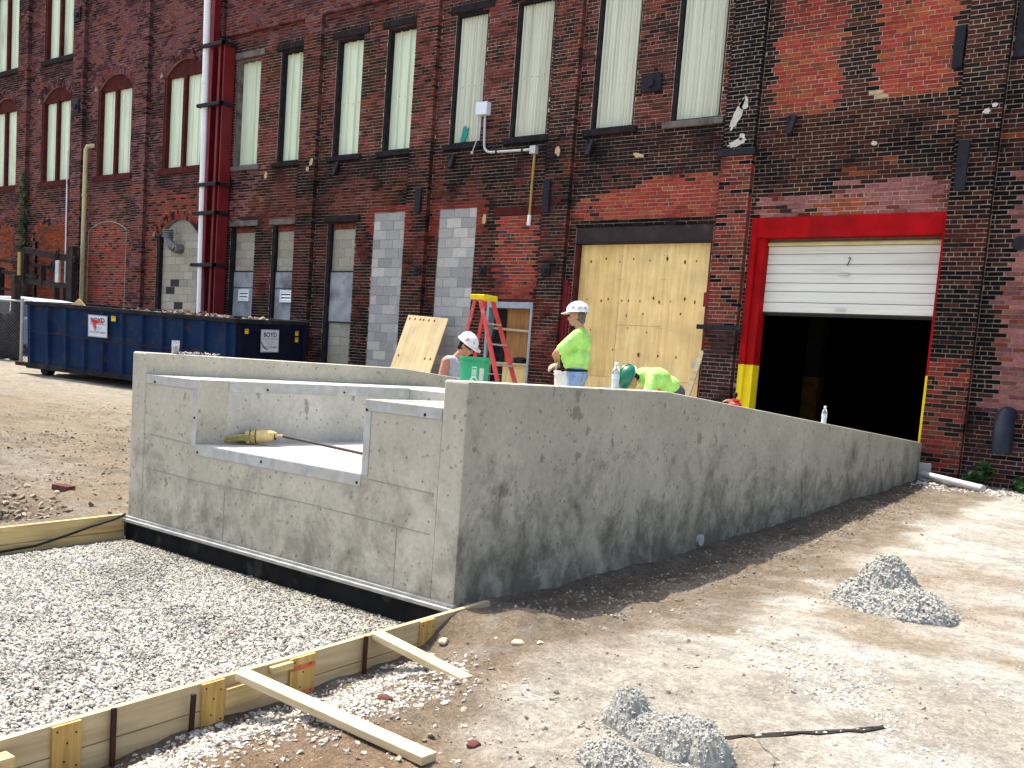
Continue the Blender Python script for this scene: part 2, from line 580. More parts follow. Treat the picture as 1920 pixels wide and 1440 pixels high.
def make_ground():
    xs = grid_lines(-13.0, 1.2, 0.06, -700, 700, 46)
    ys = grid_lines(1.2, 16.2, 0.06, -500, 900, 40)
    xs = np.sort(np.concatenate([xs, [-7.966, -7.964, -3.954, -3.952, -7.901, -7.899, -4.101, -4.099]]))
    Xg, Yg = np.meshgrid(xs, ys)
    Z = gz(Xg, Yg)
    Z = ground_h(Xg, Yg)
    ap = (Xg > -7.965) & (Xg < -3.953) & (Yg < 4.83)
    far = (np.abs(Xg) > 60) | (np.abs(Yg) > 60)
    Z = np.where(far, np.minimum(Z, 0.9), Z)
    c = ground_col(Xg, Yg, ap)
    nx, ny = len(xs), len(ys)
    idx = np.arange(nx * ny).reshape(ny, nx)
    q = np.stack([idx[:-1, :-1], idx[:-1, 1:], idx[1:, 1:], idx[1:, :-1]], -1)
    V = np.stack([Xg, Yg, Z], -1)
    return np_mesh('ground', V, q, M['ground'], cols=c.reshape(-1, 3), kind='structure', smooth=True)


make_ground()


# ------------------------------------------------------------------ the factory front
FY = 15.5                      # plane of the front
PROUD = 0.115                  # pilasters stand this far out of it
CH, BL, JT = 0.0672, 0.2135, 0.0130   # course height, brick length with joint, joint
Z0F = 0.18
XSPLIT = -21.80
TOP = 12.9
BAND = 9.28                    # above this the right-hand building steps out to the pilaster plane
PIL_R = [(-18.78, -18.19), (-15.16, -14.55), (-11.50, -10.92), (-7.82, -7.26), (-4.10, -3.52), (-0.45, 0.13)]
PIL_L = [(-36.05, -35.45), (-32.65, -32.05), (-29.25, -28.65), (-25.87, -25.27), (-22.55, -21.95)]

# openings: x0, x1, z0, z1 (spring line for arches), rise
WIN_R = [(-21.42, -20.48), (-19.72, -18.83), (-17.74, -16.86), (-16.12, -15.22), (-14.14, -13.28), (-12.54, -11.64), (-10.62, -9.70), (-8.93, -7.99)]
WZ0, WZ1 = 6.06, 8.68
LOW_R = [(-21.40, -20.42, 4.57), (-19.74, -18.80, 4.57), (-17.74, -16.80, 4.57)]
BLK_R = [(-16.22, -15.19, 4.73), (-14.26, -13.25, 4.77)]
DOOR_S = (-12.80, -11.64, 0.45, 2.86)       # small doorway
DOOR_P = (-10.74, -7.90, 0.45, 4.30)        # plywood gateway (up to the steel lintel)
DOOR_R = (-7.20, -4.10, 0.45, 4.36)         # red gateway
OPEN_R = [(a, b, WZ0, WZ1, 0) for a, b in WIN_R] + [(a, b, 0.5, z, 0) for a, b, z in LOW_R] \
    + [(a, b, 0.5, z, 0) for a, b, z in BLK_R] + [DOOR_S + (0,), DOOR_P + (0,), DOOR_R + (0,)]
WIN_L = [(-34.65, -32.85), (-31.28, -29.52), (-27.98, -26.18), (-24.62, -22.85)]
TOP_L = [(-34.65, -32.80), (-31.22, -29.48)]
GND_L = [(-34.85, -32.95, 'brick'), (-31.52, -29.62, 'brick'), (-24.70, -22.78, 'block')]
OPEN_L = [(a, b, 6.18, 8.62, 0.40) for a, b in WIN_L] + [(a, b, 9.86, 12.3, 0.40) for a, b in TOP_L] \
    + [(a, b, 0.6, 4.40, 0.45) for a, b, k in GND_L]
RING = 0.23                    # depth of the arch of voussoirs


def arch_half(op, z, extra=0.0):
    """half width of an opening at height z (0 when closed)"""
    x0, x1, z0, z1, rise = op
    w = (x1 - x0) / 2
    if z < z0: return 0.0
    if rise == 0: return w if z <= z1 else 0.0
    r = (w * w + rise * rise) / (2 * rise)
    cz = z1 + rise - r
    if z <= z1: return w
    d = (r + extra) ** 2 - (z - cz) ** 2
    if d <= 0: return 0.0
    h = math.sqrt(d)
    return min(h, w + extra)


PAL = {k: np.array(v) for k, v in dict(
    red=(0.225, 0.058, 0.048), brown=(0.115, 0.043, 0.032), dark=(0.045, 0.026, 0.025), black=(0.016, 0.015, 0.018),
    orange=(0.40, 0.10, 0.042), bright=(0.40, 0.062, 0.045), pink=(0.40, 0.155, 0.15), mauve=(0.235, 0.092, 0.098),
    dmauve=(0.10, 0.042, 0.052), cream=(0.50, 0.40, 0.25), rust=(0.26, 0.075, 0.05), deep=(0.15, 0.032, 0.027)).items()}


def pick(n, probs, u):
    """choose palette colours with the given probabilities"""
    names = sorted(probs, key=lambda k: -PAL[k].sum())
    cum = np.cumsum([probs[k] for k in names]); cum = cum / cum[-1]
    i = np.minimum(np.searchsorted(cum, u), len(names) - 1)
    return np.array([PAL[k] for k in names])[i]


def brick_cols(X, Z, front):
    X = np.asarray(X, float); Z = np.asarray(Z, float)
    n = len(X)
    us = 0.62 * RNG.random(n) + 0.9 * (fbm(X * 1.5, Z * 3.2, 95, 4) - .5) + 0.5 * (fbm(X * .5, Z * .7, 105, 3) - .5)
    u = np.empty(n); u[np.argsort(us)] = (np.arange(n) + .5) / n
    n1 = fbm(X * 0.7, Z * 0.9, 5, 4); n2 = fbm(X * 2.1, Z * 2.6, 15, 3); n3 = fbm(X * 1.1, Z * 1.4, 25, 4)
    c = pick(n, dict(red=.40, brown=.33, dark=.20, mauve=.07), u)

    ur = RNG.random(n)

    def put(mask, probs):
        nonlocal c
        m = np.asarray(mask)
        if m.any():
            c = np.where(m[:, None], pick(n, probs, ur if ('bright' in probs or 'orange' in probs) else u), c)
    rb = X > XSPLIT
    # right-hand building ------------------------------------------------
    put(rb & (Z > 6.05) & (n3 > 0.56), dict(brown=.5, dark=.35, red=.15))
    put(rb & (Z > 8.9), dict(mauve=.45, red=.3, dmauve=.25))
    band = rb & (Z > 4.35) & (Z < 6.05)
    put(band, dict(brown=.42, dark=.38, red=.10, deep=.10))
    put(band & (n2 > 0.55), dict(dark=.55, black=.35, brown=.10))
    put(band & (n2 < 0.40) & (X < -13), dict(red=.4, brown=.4, rust=.2))
    low = rb & (Z <= 4.35) & (X < -7.9)
    put(low, dict(brown=.30, deep=.30, dark=.30, red=.10))
    put(low & (n2 > 0.56), dict(dark=.6, black=.2, brown=.2))
    put(rb & (X < -20.2) & (Z > 4.6) & (Z < 6.0) & (n2 > 0.42), dict(pink=.35, dmauve=.35, rust=.3))
    # red brick patches
    put(rb & (X > -12.68) & (X < -11.66) & (Z > 2.92) & (Z < 4.56), dict(bright=.60, red=.22, dmauve=.12, orange=.06))
    for (a, b, z) in BLK_R:
        put((X > a - .24) & (X < b + .24) & (Z > 3.95 + .5 * n2) & (Z < z + .13) & ((X < a + .01) | (X > b - .01) | (Z > z)), dict(bright=.9, red=.1))
    put((X > -12.95) & (X < -11.2) & (Z < 2.95) & (n1 > .46), dict(deep=.7, bright=.15, dark=.15))
    put((X > -11.6) & (X < -10.8) & (Z < 2.6), dict(deep=.55, rust=.2, dark=.25))
    patch = (X > -10.85 - 0.0) & (X < -7.86) & (Z > 4.38) & (Z < 4.93 + 0.22 * sstep(-9.6, -9.0, X) + 0.10 * (n2 - .5) + .12 * sstep(-10.7, -9.9, X) - .12)
    put(patch, dict(bright=.70, orange=.20, red=.07, dark=.03))
    put((X > -10.74) & (X < -7.9) & (Z > 4.29) & (Z < 4.375), dict(black=.7, dark=.3))
    rz = X > -7.85
    put(rz & (Z > 4.36), dict(dark=.46, brown=.26, black=.28))
    put(rz & (Z > 4.36) & (n3 < .43), dict(brown=.7, dark=.3))
    put(rz & (Z > 5.75), dict(brown=.36, dark=.46, black=.18))
    for (a, b) in ((-7.02, -5.99), (-5.35, -4.31)):
        put((~front) & (X > a - .04) & (X < b + .04) & (Z > 6.07) & (Z < 8.75), dict(bright=.56, orange=.28, rust=.12, brown=.03, cream=.01))
        c = np.where(((~front) & (X > a - .04) & (X < b + .04) & (Z > 6.07) & (Z < 8.75))[:, None], c * 1.25, c)
        put((~front) & (X > a - .04) & (X < b + .04) & (Z > 7.25) & (Z < 8.75) & (X < -5.9), dict(bright=.7, red=.3))
    put((~front) & (X > -7.0) & (X < -5.9) & (Z > 5.94) & (Z <= 6.08), dict(orange=.6, rust=.4))
    pk = (X > -7.15) & (X < -4.12) & (Z > 4.36) & (Z < 4.72 + .2 * n2 - .1 + .12 * sstep(-6.0, -5.7, X))
    put(pk, dict(pink=.70, rust=.22, dark=.08))
    put(pk & (X < -6.2) & (n2 > .42), dict(deep=.5, pink=.2, dark=.3))
    put(pk & (X > -6.15) & (X < -5.45) & (Z < 4.58), dict(orange=.9, pink=.1))
    put(rz & (n2 > .70) & (Z > 4.9) & (Z < 5.9), dict(orange=.5, brown=.5))
    # pilaster by the red door: sooty above the cap, mixed reds below, dark foot
    pd = front & (X > -7.9) & (X < -7.2)
    put(pd & (Z > 5.4), dict(black=.70, dark=.30))
    put(pd & (Z <= 5.4) & (Z > 2.5), dict(rust=.34, bright=.26, red=.17, black=.15, orange=.08))
    put(pd & (Z <= 2.5), dict(dmauve=.45, dark=.35, deep=.2))
    pe = front & (X > -4.2) & (X < -3.4)
    put(pe & (Z < 4.5), dict(dark=.42, brown=.30, black=.2, deep=.08))
    put(pe & (Z < 2.2) & (n2 > .42), dict(rust=.45, bright=.35, dark=.2))
    put(pe & (Z < 1.2) & (n2 <= .50), dict(deep=.6, dark=.4))
    # wall right of the last pilaster
    rr = (X > -3.42 + .25 * n2 - .1) & (Z < 4.85) & ~front
    put((X > -3.6) & (~front) & (Z < 4.9), dict(black=.5, dark=.35, brown=.15))
    put(rr & (X > -3.30 + .35 * (n2 - .3)), dict(pink=.62, mauve=.26, cream=.03, rust=.09))
    put((X > -3.6) & (~front) & (Z < 1.45 + .3 * n2), dict(brown=.4, black=.35, dmauve=.25))
    # left-hand building -------------------------------------------------
    lb = ~rb
    put(lb, dict(mauve=.50, dmauve=.28, rust=.12, dark=.10))
    put(lb & (n3 > .56), dict(dmauve=.5, mauve=.25, dark=.25))
    put(lb & (Z < 5.9) & (n2 > .40), dict(rust=.40, mauve=.25, dmauve=.2, dark=.15))
    put(lb & (Z < 5.9) & (n2 < .34), dict(dark=.5, dmauve=.5))
    put(lb & (X > -28.35) & (X < -26.15) & (Z < 4.72), dict(bright=.38, rust=.42, dark=.12, red=.08))
    put(lb & (X > -31.6) & (X < -29.5) & (Z < 4.9) & (~front) & (Z > .5) & (np.abs(X + 30.57) < .95), dict(orange=.62, rust=.38))
    put(lb & (X < -32.9) & (Z < 4.9) & (~front), dict(orange=.45, rust=.45, mauve=.1))
    put(lb & (X > -25.2) & (X < -22.3) & (Z < 5.6) & (n2 > .35), dict(rust=.6, bright=.2, dark=.2))
    c = c * (0.62 + 0.30 * RNG.random((n, 1)))
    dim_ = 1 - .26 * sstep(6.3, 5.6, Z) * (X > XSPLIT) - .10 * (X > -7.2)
    boost = patch | pk | (rr & (X > -3.30 + .35 * (n2 - .3))) | ((X > -12.68) & (X < -11.66) & (Z > 2.92) & (Z < 4.56))
    c = np.where(boost[:, None], c * 1.38, c)
    soot = np.zeros(n)
    for (a, b) in WIN_R:
        soot = np.maximum(soot, sstep(a - .35, a - .1, X) * sstep(b + .35, b + .1, X) * sstep(6.1, 5.95, Z) * sstep(5.0, 5.9, Z + .5 * (n2 - .5)))
        soot = np.maximum(soot, .7 * sstep(a - .3, a - .12, X) * sstep(b + .25, b + .1, X) * sstep(8.7, 8.85, Z) * sstep(9.2, 8.95, Z))
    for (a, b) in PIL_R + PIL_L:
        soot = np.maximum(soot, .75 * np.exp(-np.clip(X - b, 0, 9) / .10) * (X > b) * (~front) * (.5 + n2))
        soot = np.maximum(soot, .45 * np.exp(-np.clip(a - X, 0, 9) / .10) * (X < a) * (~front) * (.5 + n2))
    for op in OPEN_L:
        soot = np.maximum(soot, .6 * sstep(op[0] - .3, op[0], X) * sstep(op[1] + .3, op[1], X) * sstep(op[2] + .05, op[2] - .1, Z) * sstep(op[2] - .9, op[2] - .2, Z + .5 * (n2 - .5)))
    keep = (c[:, 0] > .24)
    soot = np.clip(soot, 0, 1) * np.where(keep, .35, .8)
    c = c * (1 - soot[:, None]) + PAL['black'] * soot[:, None]
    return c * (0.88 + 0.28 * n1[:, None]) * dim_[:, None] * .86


def mortar_cols(X, Z, front):
    X = np.asarray(X, float); Z = np.asarray(Z, float)
    n1 = fbm(X * 0.9, Z * 1.1, 55, 4); n2 = fbm(X * 2.3, Z * 2.3, 65, 3)
    base = np.array([0.52, 0.41, 0.335]); dim = np.array([0.20, 0.145, 0.115]); soot = np.array([0.035, 0.03, 0.03])
    lime = np.array([0.46, 0.39, 0.30])
    w = np.ones(len(X)) * 0.10
    rb = X > XSPLIT
    w = np.where(rb & (Z < 6.05), 0.58, w)
    w = np.where(rb & (Z > 8.9), 0.55, w)
    w = np.where(~rb, 0.55, w)
    for (a, b, z0, z1) in ((-10.9, -7.86, 4.4, 5.0), (-12.7, -11.6, 2.9, 4.6), (-7.9, -7.2, 2.5, 5.4), (-7.1, -4.2, 6.0, 9), (-28.4, -26.1, 0, 4.7), (-7.1, -4.1, 4.3, 4.9)):
        w = np.where((X > a) & (X < b) & (Z > z0) & (Z < z1), 0.05, w)
    w = np.clip(w + (n1 - 0.5) * 1.1, 0, 1)
    c = base * (1 - w[:, None]) + dim * w[:, None]
    s = sstep(0.60, 0.72, n2) * np.where(rb & (Z < 6.1), 0.8, 0.35)
    c = c * (1 - s[:, None]) + soot * s[:, None]
    l = sstep(-7.9, -7.2, X) * sstep(5.3, 6.2, Z) * 0.6
    c = c * (1 - l[:, None]) + lime * l[:, None]
    return c * np.where(np.asarray(front) > 1.5, 0.22, 1.0)[:, None]  # flank mortar darkened, shade of the pilaster sides put into its colour


def clip_course(a, b, cuts):
    out = [(a, b)]
    for (c0, c1) in cuts:
        nxt = []
        for (p, q) in out:
            if c1 <= p or c0 >= q: nxt.append((p, q)); continue
            if c0 - p > 0.028: nxt.append((p, c0))
            if q - c1 > 0.028: nxt.append((c1, q))
        out = nxt
    return out


def lay_bricks(x0, x1, zlo, zhi, openings, pil, band):
    """rows of (xa, xb, za, zb, front?)"""
    rows = []
    k0 = int(math.floor((zlo - Z0F) / CH)); k1 = int(math.ceil((zhi - Z0F) / CH))
    rnd = random.Random(3)
    for k in range(k0, k1):
        za = Z0F + k * CH; zc = za + CH / 2
        header = (k % 7 == 3)
        L = BL / 2 if header else BL
        cuts = []
        for op in openings:
            h = arch_half(op, zc, RING if op[4] else 0.0)
            if h > 0:
                cx = (op[0] + op[1]) / 2
                cuts.append((cx - h - 0.004, cx + h + 0.004))
        if zc < band:
            pcut = [(p[0] - 0.004, p[1] + 0.004) for p in pil]
            off = (BL / 2 if k % 2 else 0) + (BL / 4 if header else 0)
            x = x0 - off
            while x < x1:
                for (p, q) in clip_course(max(x, x0), min(x + L, x1), cuts + pcut):
                    if q - p > 0.028: rows.append((p + JT / 2, q - JT / 2, za, za + CH - JT, 0))
                x += L + rnd.uniform(-0.004, 0.004)
            for (p0, p1) in pil:
                if p1 <= x0 or p0 >= x1: continue
                x = p0 - (BL / 2 if k % 2 else 0) - (BL / 4 if header else 0)
                while x < p1:
                    p, q = max(x, p0), min(x + L, p1)
                    if q - p > 0.016:
                        rows.append((p + (0 if p == p0 else JT / 2), q - (0 if q == p1 else JT / 2), za, za + CH - JT, 1))
                    x += L
        else:
            off = (BL / 2 if k % 2 else 0) + (BL / 4 if header else 0)
            x = x0 - off
            while x < x1:
                for (p, q) in clip_course(max(x, x0), min(x + L, x1), cuts):
                    if q - p > 0.028: rows.append((p + JT / 2, q - JT / 2, za, za + CH - JT, 1))
                x += L + rnd.uniform(-0.004, 0.004)
    return np.array(rows)


QUADS = np.array([(0, 1, 5, 4), (1, 2, 6, 5), (3, 0, 4, 7), (4, 5, 6, 7), (0, 3, 2, 1)])


def brick_boxes(rows):
    n = len(rows)
    xa, xb, za, zb, fr = rows.T
    yf = FY - PROUD * fr + RNG.uniform(-0.004, 0.003, n)
    yb = np.where(fr > 0, FY + 0.01, FY + 0.03)
    V = np.empty((n, 8, 3))
    V[:, [0, 3, 4, 7], 0] = xa[:, None]; V[:, [1, 2, 5, 6], 0] = xb[:, None]
    V[:, [0, 1, 4, 5], 1] = yf[:, None]; V[:, [2, 3, 6, 7], 1] = yb[:, None]
    V[:, :4, 2] = za[:, None]; V[:, 4:, 2] = zb[:, None]
    V += RNG.normal(0, 0.0014, V.shape)
    return V


def voussoirs(op):
    """two rings of bricks on edge over an arch"""
    x0, x1, z0, z1, rise = op
    w = (x1 - x0) / 2; r = (w * w + rise * rise) / (2 * rise)
    cx, cz = (x0 + x1) / 2, z1 + rise - r
    a0 = math.asin(min(1, w / r))
    out, cen = [], []
    for ring in range(2):
        ri, ro = r + ring * RING / 2 + 0.003, r + (ring + 1) * RING / 2 - 0.006
        n = int(2 * a0 * ri / 0.072)
        for i in range(n):
            t0 = -a0 + 2 * a0 * i / n + 0.004 / ri; t1 = -a0 + 2 * a0 * (i + 1) / n - 0.005 / ri
            yf = FY - 0.003 + random.uniform(-0.004, 0.004)
            P = [(cx + rr * math.sin(t), cz + rr * math.cos(t)) for rr, t in ((ri, t0), (ri, t1), (ro, t1), (ro, t0))]
            V = [(P[0][0], yf, P[0][1]), (P[1][0], yf, P[1][1]), (P[1][0], FY + .11, P[1][1]), (P[0][0], FY + .11, P[0][1]),
                 (P[3][0], yf, P[3][1]), (P[2][0], yf, P[2][1]), (P[2][0], FY + .11, P[2][1]), (P[3][0], FY + .11, P[3][1])]
            out.append(V); cen.append((np.mean([p[0] for p in P]), np.mean([p[1] for p in P])))
    return np.array(out), np.array(cen)


def mortar_wall(x0, x1, zlo, zhi, openings, pil, band):
    """backing sheet behind the joints, cut out at the openings, stepped at the pilasters"""
    xs = set(np.arange(x0, x1, 0.14)) | {x0, x1}
    zs = set(np.arange(zlo, zhi, 0.14)) | {zlo, zhi, band}
    for op in openings:
        xs |= {op[0], op[1]}; zs |= {op[2], op[3]}
    for p in pil:
        if x0 < p[0] < x1: xs.add(p[0] + .004)
        if x0 < p[1] < x1: xs.add(p[1] - .004)
    def clean(s):
        s = sorted(s); o = [s[0]]
        for v in s[1:]:
            if v - o[-1] > 1e-4: o.append(v)
        return np.array(o)
    xs, zs = clean(xs), clean([z for z in zs if zlo <= z <= zhi])
    V, Q, C, F = [], [], [], []
    yb, yf = FY + 0.009, FY - PROUD + 0.009
    def quad(P, cx, cz, fr):
        n = len(V); V.extend(P); Q.append((n, n + 1, n + 2, n + 3))
        for p in P: C.append((p[0], p[2])); F.append(fr)
    for i in range(len(xs) - 1):
        xc = (xs[i] + xs[i + 1]) / 2
        inp = any(p[0] < xc < p[1] for p in pil)
        for j in range(len(zs) - 1):
            zc = (zs[j] + zs[j + 1]) / 2
            hit = False
            for op in openings:
                h = arch_half(op, zc, 0.12 if op[4] else 0.0)
                if h > 0 and abs(xc - (op[0] + op[1]) / 2) < h: hit = True; break
            if hit: continue
            fr = inp or zc > band
            y = yf if fr else yb
            quad([(xs[i], y, zs[j]), (xs[i + 1], y, zs[j]), (xs[i + 1], y, zs[j + 1]), (xs[i], y, zs[j + 1])], xc, zc, fr)
    for p in pil:                              # flanks of the pilasters
        for xx in (p[0] + .004, p[1] - .004):
            if not (x0 <= xx <= x1): continue
            for j in range(len(zs) - 1):
                if zs[j] >= band: break
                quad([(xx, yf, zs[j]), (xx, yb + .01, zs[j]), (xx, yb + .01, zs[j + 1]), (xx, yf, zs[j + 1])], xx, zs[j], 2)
    if band < zhi:                             # soffit of the step
        for i in range(len(xs) - 1):
            quad([(xs[i], yf, band), (xs[i + 1], yf, band), (xs[i + 1], yb + .01, band), (xs[i], yb + .01, band)], xs[i], band, True)
    for op in openings:                        # mortar bed of the arch ring
        if not op[4]: continue
        w = (op[1] - op[0]) / 2; r = (w * w + op[4] ** 2) / (2 * op[4]); cx = (op[0] + op[1]) / 2; cz = op[3] + op[4] - r
        a0 = math.asin(min(1, w / r))
        for k in range(20):
            t0, t1 = -a0 + 2 * a0 * k / 20, -a0 + 2 * a0 * (k + 1) / 20
            quad([(cx + rr * math.sin(t), yb + .002, cz + rr * math.cos(t)) for rr, t in ((r, t0), (r, t1), (r + RING, t1), (r + RING, t0))], cx, cz, False)
            quad([(cx + r * math.sin(t), y, cz + r * math.cos(t)) for t, y in ((t0, yb), (t1, yb), (t1, yb + .2), (t0, yb + .2))], cx, cz, False)
    return np.array(V), np.array(Q), np.array(C), np.array(F)


def in_frame(P):
    q = Vector(P) - CAMPOS
    w = q.dot(_d)
    if w < .1: return None
    x = 960 + 1834.5 * q.dot(_r2) / w; y = 872.5 - 1834.5 * q.dot(_u2) / w
    return (x, y, w) if (5 < x < 1915 and 5 < y < 1435) else None


def brick_face(root, x0, x1, openings, pil, band):
    V, Q, C, F = mortar_wall(x0, x1, Z0F, TOP, openings, pil, band)
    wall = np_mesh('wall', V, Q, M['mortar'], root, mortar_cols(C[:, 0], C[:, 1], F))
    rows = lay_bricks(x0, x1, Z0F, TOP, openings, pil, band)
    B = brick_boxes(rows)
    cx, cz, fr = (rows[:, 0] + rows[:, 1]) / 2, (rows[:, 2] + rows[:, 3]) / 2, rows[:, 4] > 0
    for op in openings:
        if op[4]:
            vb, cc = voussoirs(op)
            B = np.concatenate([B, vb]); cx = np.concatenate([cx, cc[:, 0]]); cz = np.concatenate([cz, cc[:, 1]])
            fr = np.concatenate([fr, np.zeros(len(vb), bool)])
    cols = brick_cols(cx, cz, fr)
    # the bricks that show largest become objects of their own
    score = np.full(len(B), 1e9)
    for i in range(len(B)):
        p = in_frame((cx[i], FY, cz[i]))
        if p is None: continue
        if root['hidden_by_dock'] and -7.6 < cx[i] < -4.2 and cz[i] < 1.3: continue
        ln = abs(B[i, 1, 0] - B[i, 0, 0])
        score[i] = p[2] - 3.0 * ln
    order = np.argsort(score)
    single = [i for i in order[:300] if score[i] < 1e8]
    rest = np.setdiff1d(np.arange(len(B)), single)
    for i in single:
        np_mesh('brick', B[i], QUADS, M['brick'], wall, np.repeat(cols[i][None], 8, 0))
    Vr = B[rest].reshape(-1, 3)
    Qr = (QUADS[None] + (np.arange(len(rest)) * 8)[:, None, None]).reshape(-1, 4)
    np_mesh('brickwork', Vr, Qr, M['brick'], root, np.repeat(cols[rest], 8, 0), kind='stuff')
    return wall


BR = thing('brick_factory', 'sooty brick factory with tall boarded windows and a red roller door', 'building', (-10, FY, 0.4))
BLD = thing('brick_factory', 'pinkish brick factory with arched windows left of the red steel columns', 'building', (-28, FY, 0.6))
BR['hidden_by_dock'] = 1
BLD['hidden_by_dock'] = 0
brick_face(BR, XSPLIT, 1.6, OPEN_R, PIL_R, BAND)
brick_face(BLD, -37.0, XSPLIT, OPEN_L, PIL_L, TOP + 1)
del BR['hidden_by_dock'], BLD['hidden_by_dock']

# the bodies of the two buildings behind their fronts
m = MB()
m.box(1.6, 1.9, FY - .1, 30, 0.0, TOP); m.box(XSPLIT, XSPLIT + .2, FY + .3, 30, 0, TOP); m.box(XSPLIT, 1.9, 30, 30.3, 0, TOP)
m.box(XSPLIT, 1.6, FY + .02, 30, TOP - .25, TOP - .05)
m.box(XSPLIT + .2, 1.6, FY + .28, 30, 4.9, 5.2)
for (a, b) in ((XSPLIT + .2, -12.9), (-11.55, -10.9), (-7.8, -7.25), (-4.05, 1.6)):
    m.box(a, b, FY + .24, FY + .40, 0.1, 4.9)
m.box(-10.9, -7.8, FY + .3, FY + .4, 4.35, 4.9); m.box(-12.9, -11.55, FY + .3, FY + .4, 2.9, 4.9); m.box(-7.25, -4.05, FY + .3, FY + .4, 4.40, 4.9)
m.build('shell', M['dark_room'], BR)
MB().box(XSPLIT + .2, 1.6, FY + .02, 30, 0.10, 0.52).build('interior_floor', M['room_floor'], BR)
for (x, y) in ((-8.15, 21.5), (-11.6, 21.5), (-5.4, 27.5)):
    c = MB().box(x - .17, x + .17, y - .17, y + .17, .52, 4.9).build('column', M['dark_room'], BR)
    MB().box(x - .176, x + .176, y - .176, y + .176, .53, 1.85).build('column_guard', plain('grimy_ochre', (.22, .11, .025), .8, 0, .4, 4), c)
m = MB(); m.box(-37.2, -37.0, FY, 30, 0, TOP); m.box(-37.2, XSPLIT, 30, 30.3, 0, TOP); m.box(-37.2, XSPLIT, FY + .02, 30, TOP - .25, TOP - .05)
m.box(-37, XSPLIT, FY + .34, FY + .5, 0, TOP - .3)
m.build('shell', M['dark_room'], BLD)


def corr_sheet(x0, x1, z0, z1, y, pitch, depth, ribs=False):
    """vertical corrugated or ribbed sheet, 2 cm proud ribs"""
    m = MB()
    pts = []
    if ribs:
        w = x1 - x0
        k = max(2, int(round(w / pitch)))
        x = x0
        for i in range(k):
            a = x0 + w * i / k
            pts += [(a, 0), (a + w / k - 0.075, 0), (a + w / k - 0.055, -depth), (a + w / k - 0.03, -depth), (a + w / k - 0.012, 0)]
            pts += [(a + w / k * .32, 0)] if False else []
        pts.append((x1, 0))
    else:
        n = int((x1 - x0) / pitch * 6)
        for i in range(n + 1):
            x = x0 + (x1 - x0) * i / n
            pts.append((x, -depth * (0.5 + 0.5 * math.cos(2 * math.pi * (x - x0) / pitch))))
    V, Q = [], []
    for (x, d) in pts:
        V += [(x, y + d, z0), (x, y + d, z1)]
    for i in range(len(pts) - 1):
        Q.append((2 * i, 2 * i + 2, 2 * i + 3, 2 * i + 1))
    m.add(V, Q)
    return m


def jamb_box(m, x0, x1, z0, z1, wl, wr, wt, wb, ya, yb):
    """frame ring"""
    m.box(x0, x0 + wl, ya, yb, z0, z1); m.box(x1 - wr, x1, ya, yb, z0, z1)
    if wt: m.box(x0 + wl, x1 - wr, ya, yb, z1 - wt, z1)
    if wb: m.box(x0 + wl, x1 - wr, ya, yb, z0, z0 + wb)


# right-hand windows: tall, sheeted over
for i, (a, b) in enumerate(WIN_R):
    m = MB(); jamb_box(m, a, b, WZ0, WZ1, .065, .035, .07, .03, FY + .015, FY + .20)
    w = m.build('window', M['darkwood'] if i else M['stone_lintel'], BR, bevel=.006)
    ribbed = i < 4
    corr_sheet(a + .065, b - .035, WZ0 + .03, WZ1 - .07, FY + .15, .28 if ribbed else .074, .042 if ribbed else .050, ribbed) \
        .build('sheet', M['panel_flat'] if ribbed else M['panel_corr'], w, smooth=not ribbed)
    MB().box(a - .14, b + .10, FY - .055, FY + .12, WZ0 - .115, WZ0 - .003).build('sill', M['darkwood'] if i not in (0, 7) else M['stone_lintel'], w, bevel=.012)
    lt = MB().box(a - .16, b + .14, FY - .03, FY + .12, WZ1 + .003, WZ1 + .15).build('lintel', M['stone_lintel'] if i == 0 else M['darkwood'], w, bevel=.01)
    if i in (1, 2, 3, 4, 5):
        m = MB()
        for k in range(4):
            zz = WZ0 + 1.15 + (k % 2) * .02; xx = a + .2 + .16 * k
            m.box(xx, xx + .012, FY + .095, FY + .104, zz, zz + .012)
        m.build('nail_heads', M['iron'], w)

# low openings with block infill and grey boards
BLKC = [np.array(v) for v in ((0.36, 0.34, 0.27), (0.33, 0.315, 0.25), (0.39, 0.365, 0.29), (0.30, 0.285, 0.235))]
GREY = [np.array(v) for v in ((0.37, 0.37, 0.365), (0.33, 0.33, 0.33), (0.41, 0.41, 0.40), (0.29, 0.29, 0.295), (0.46, 0.45, 0.42))]


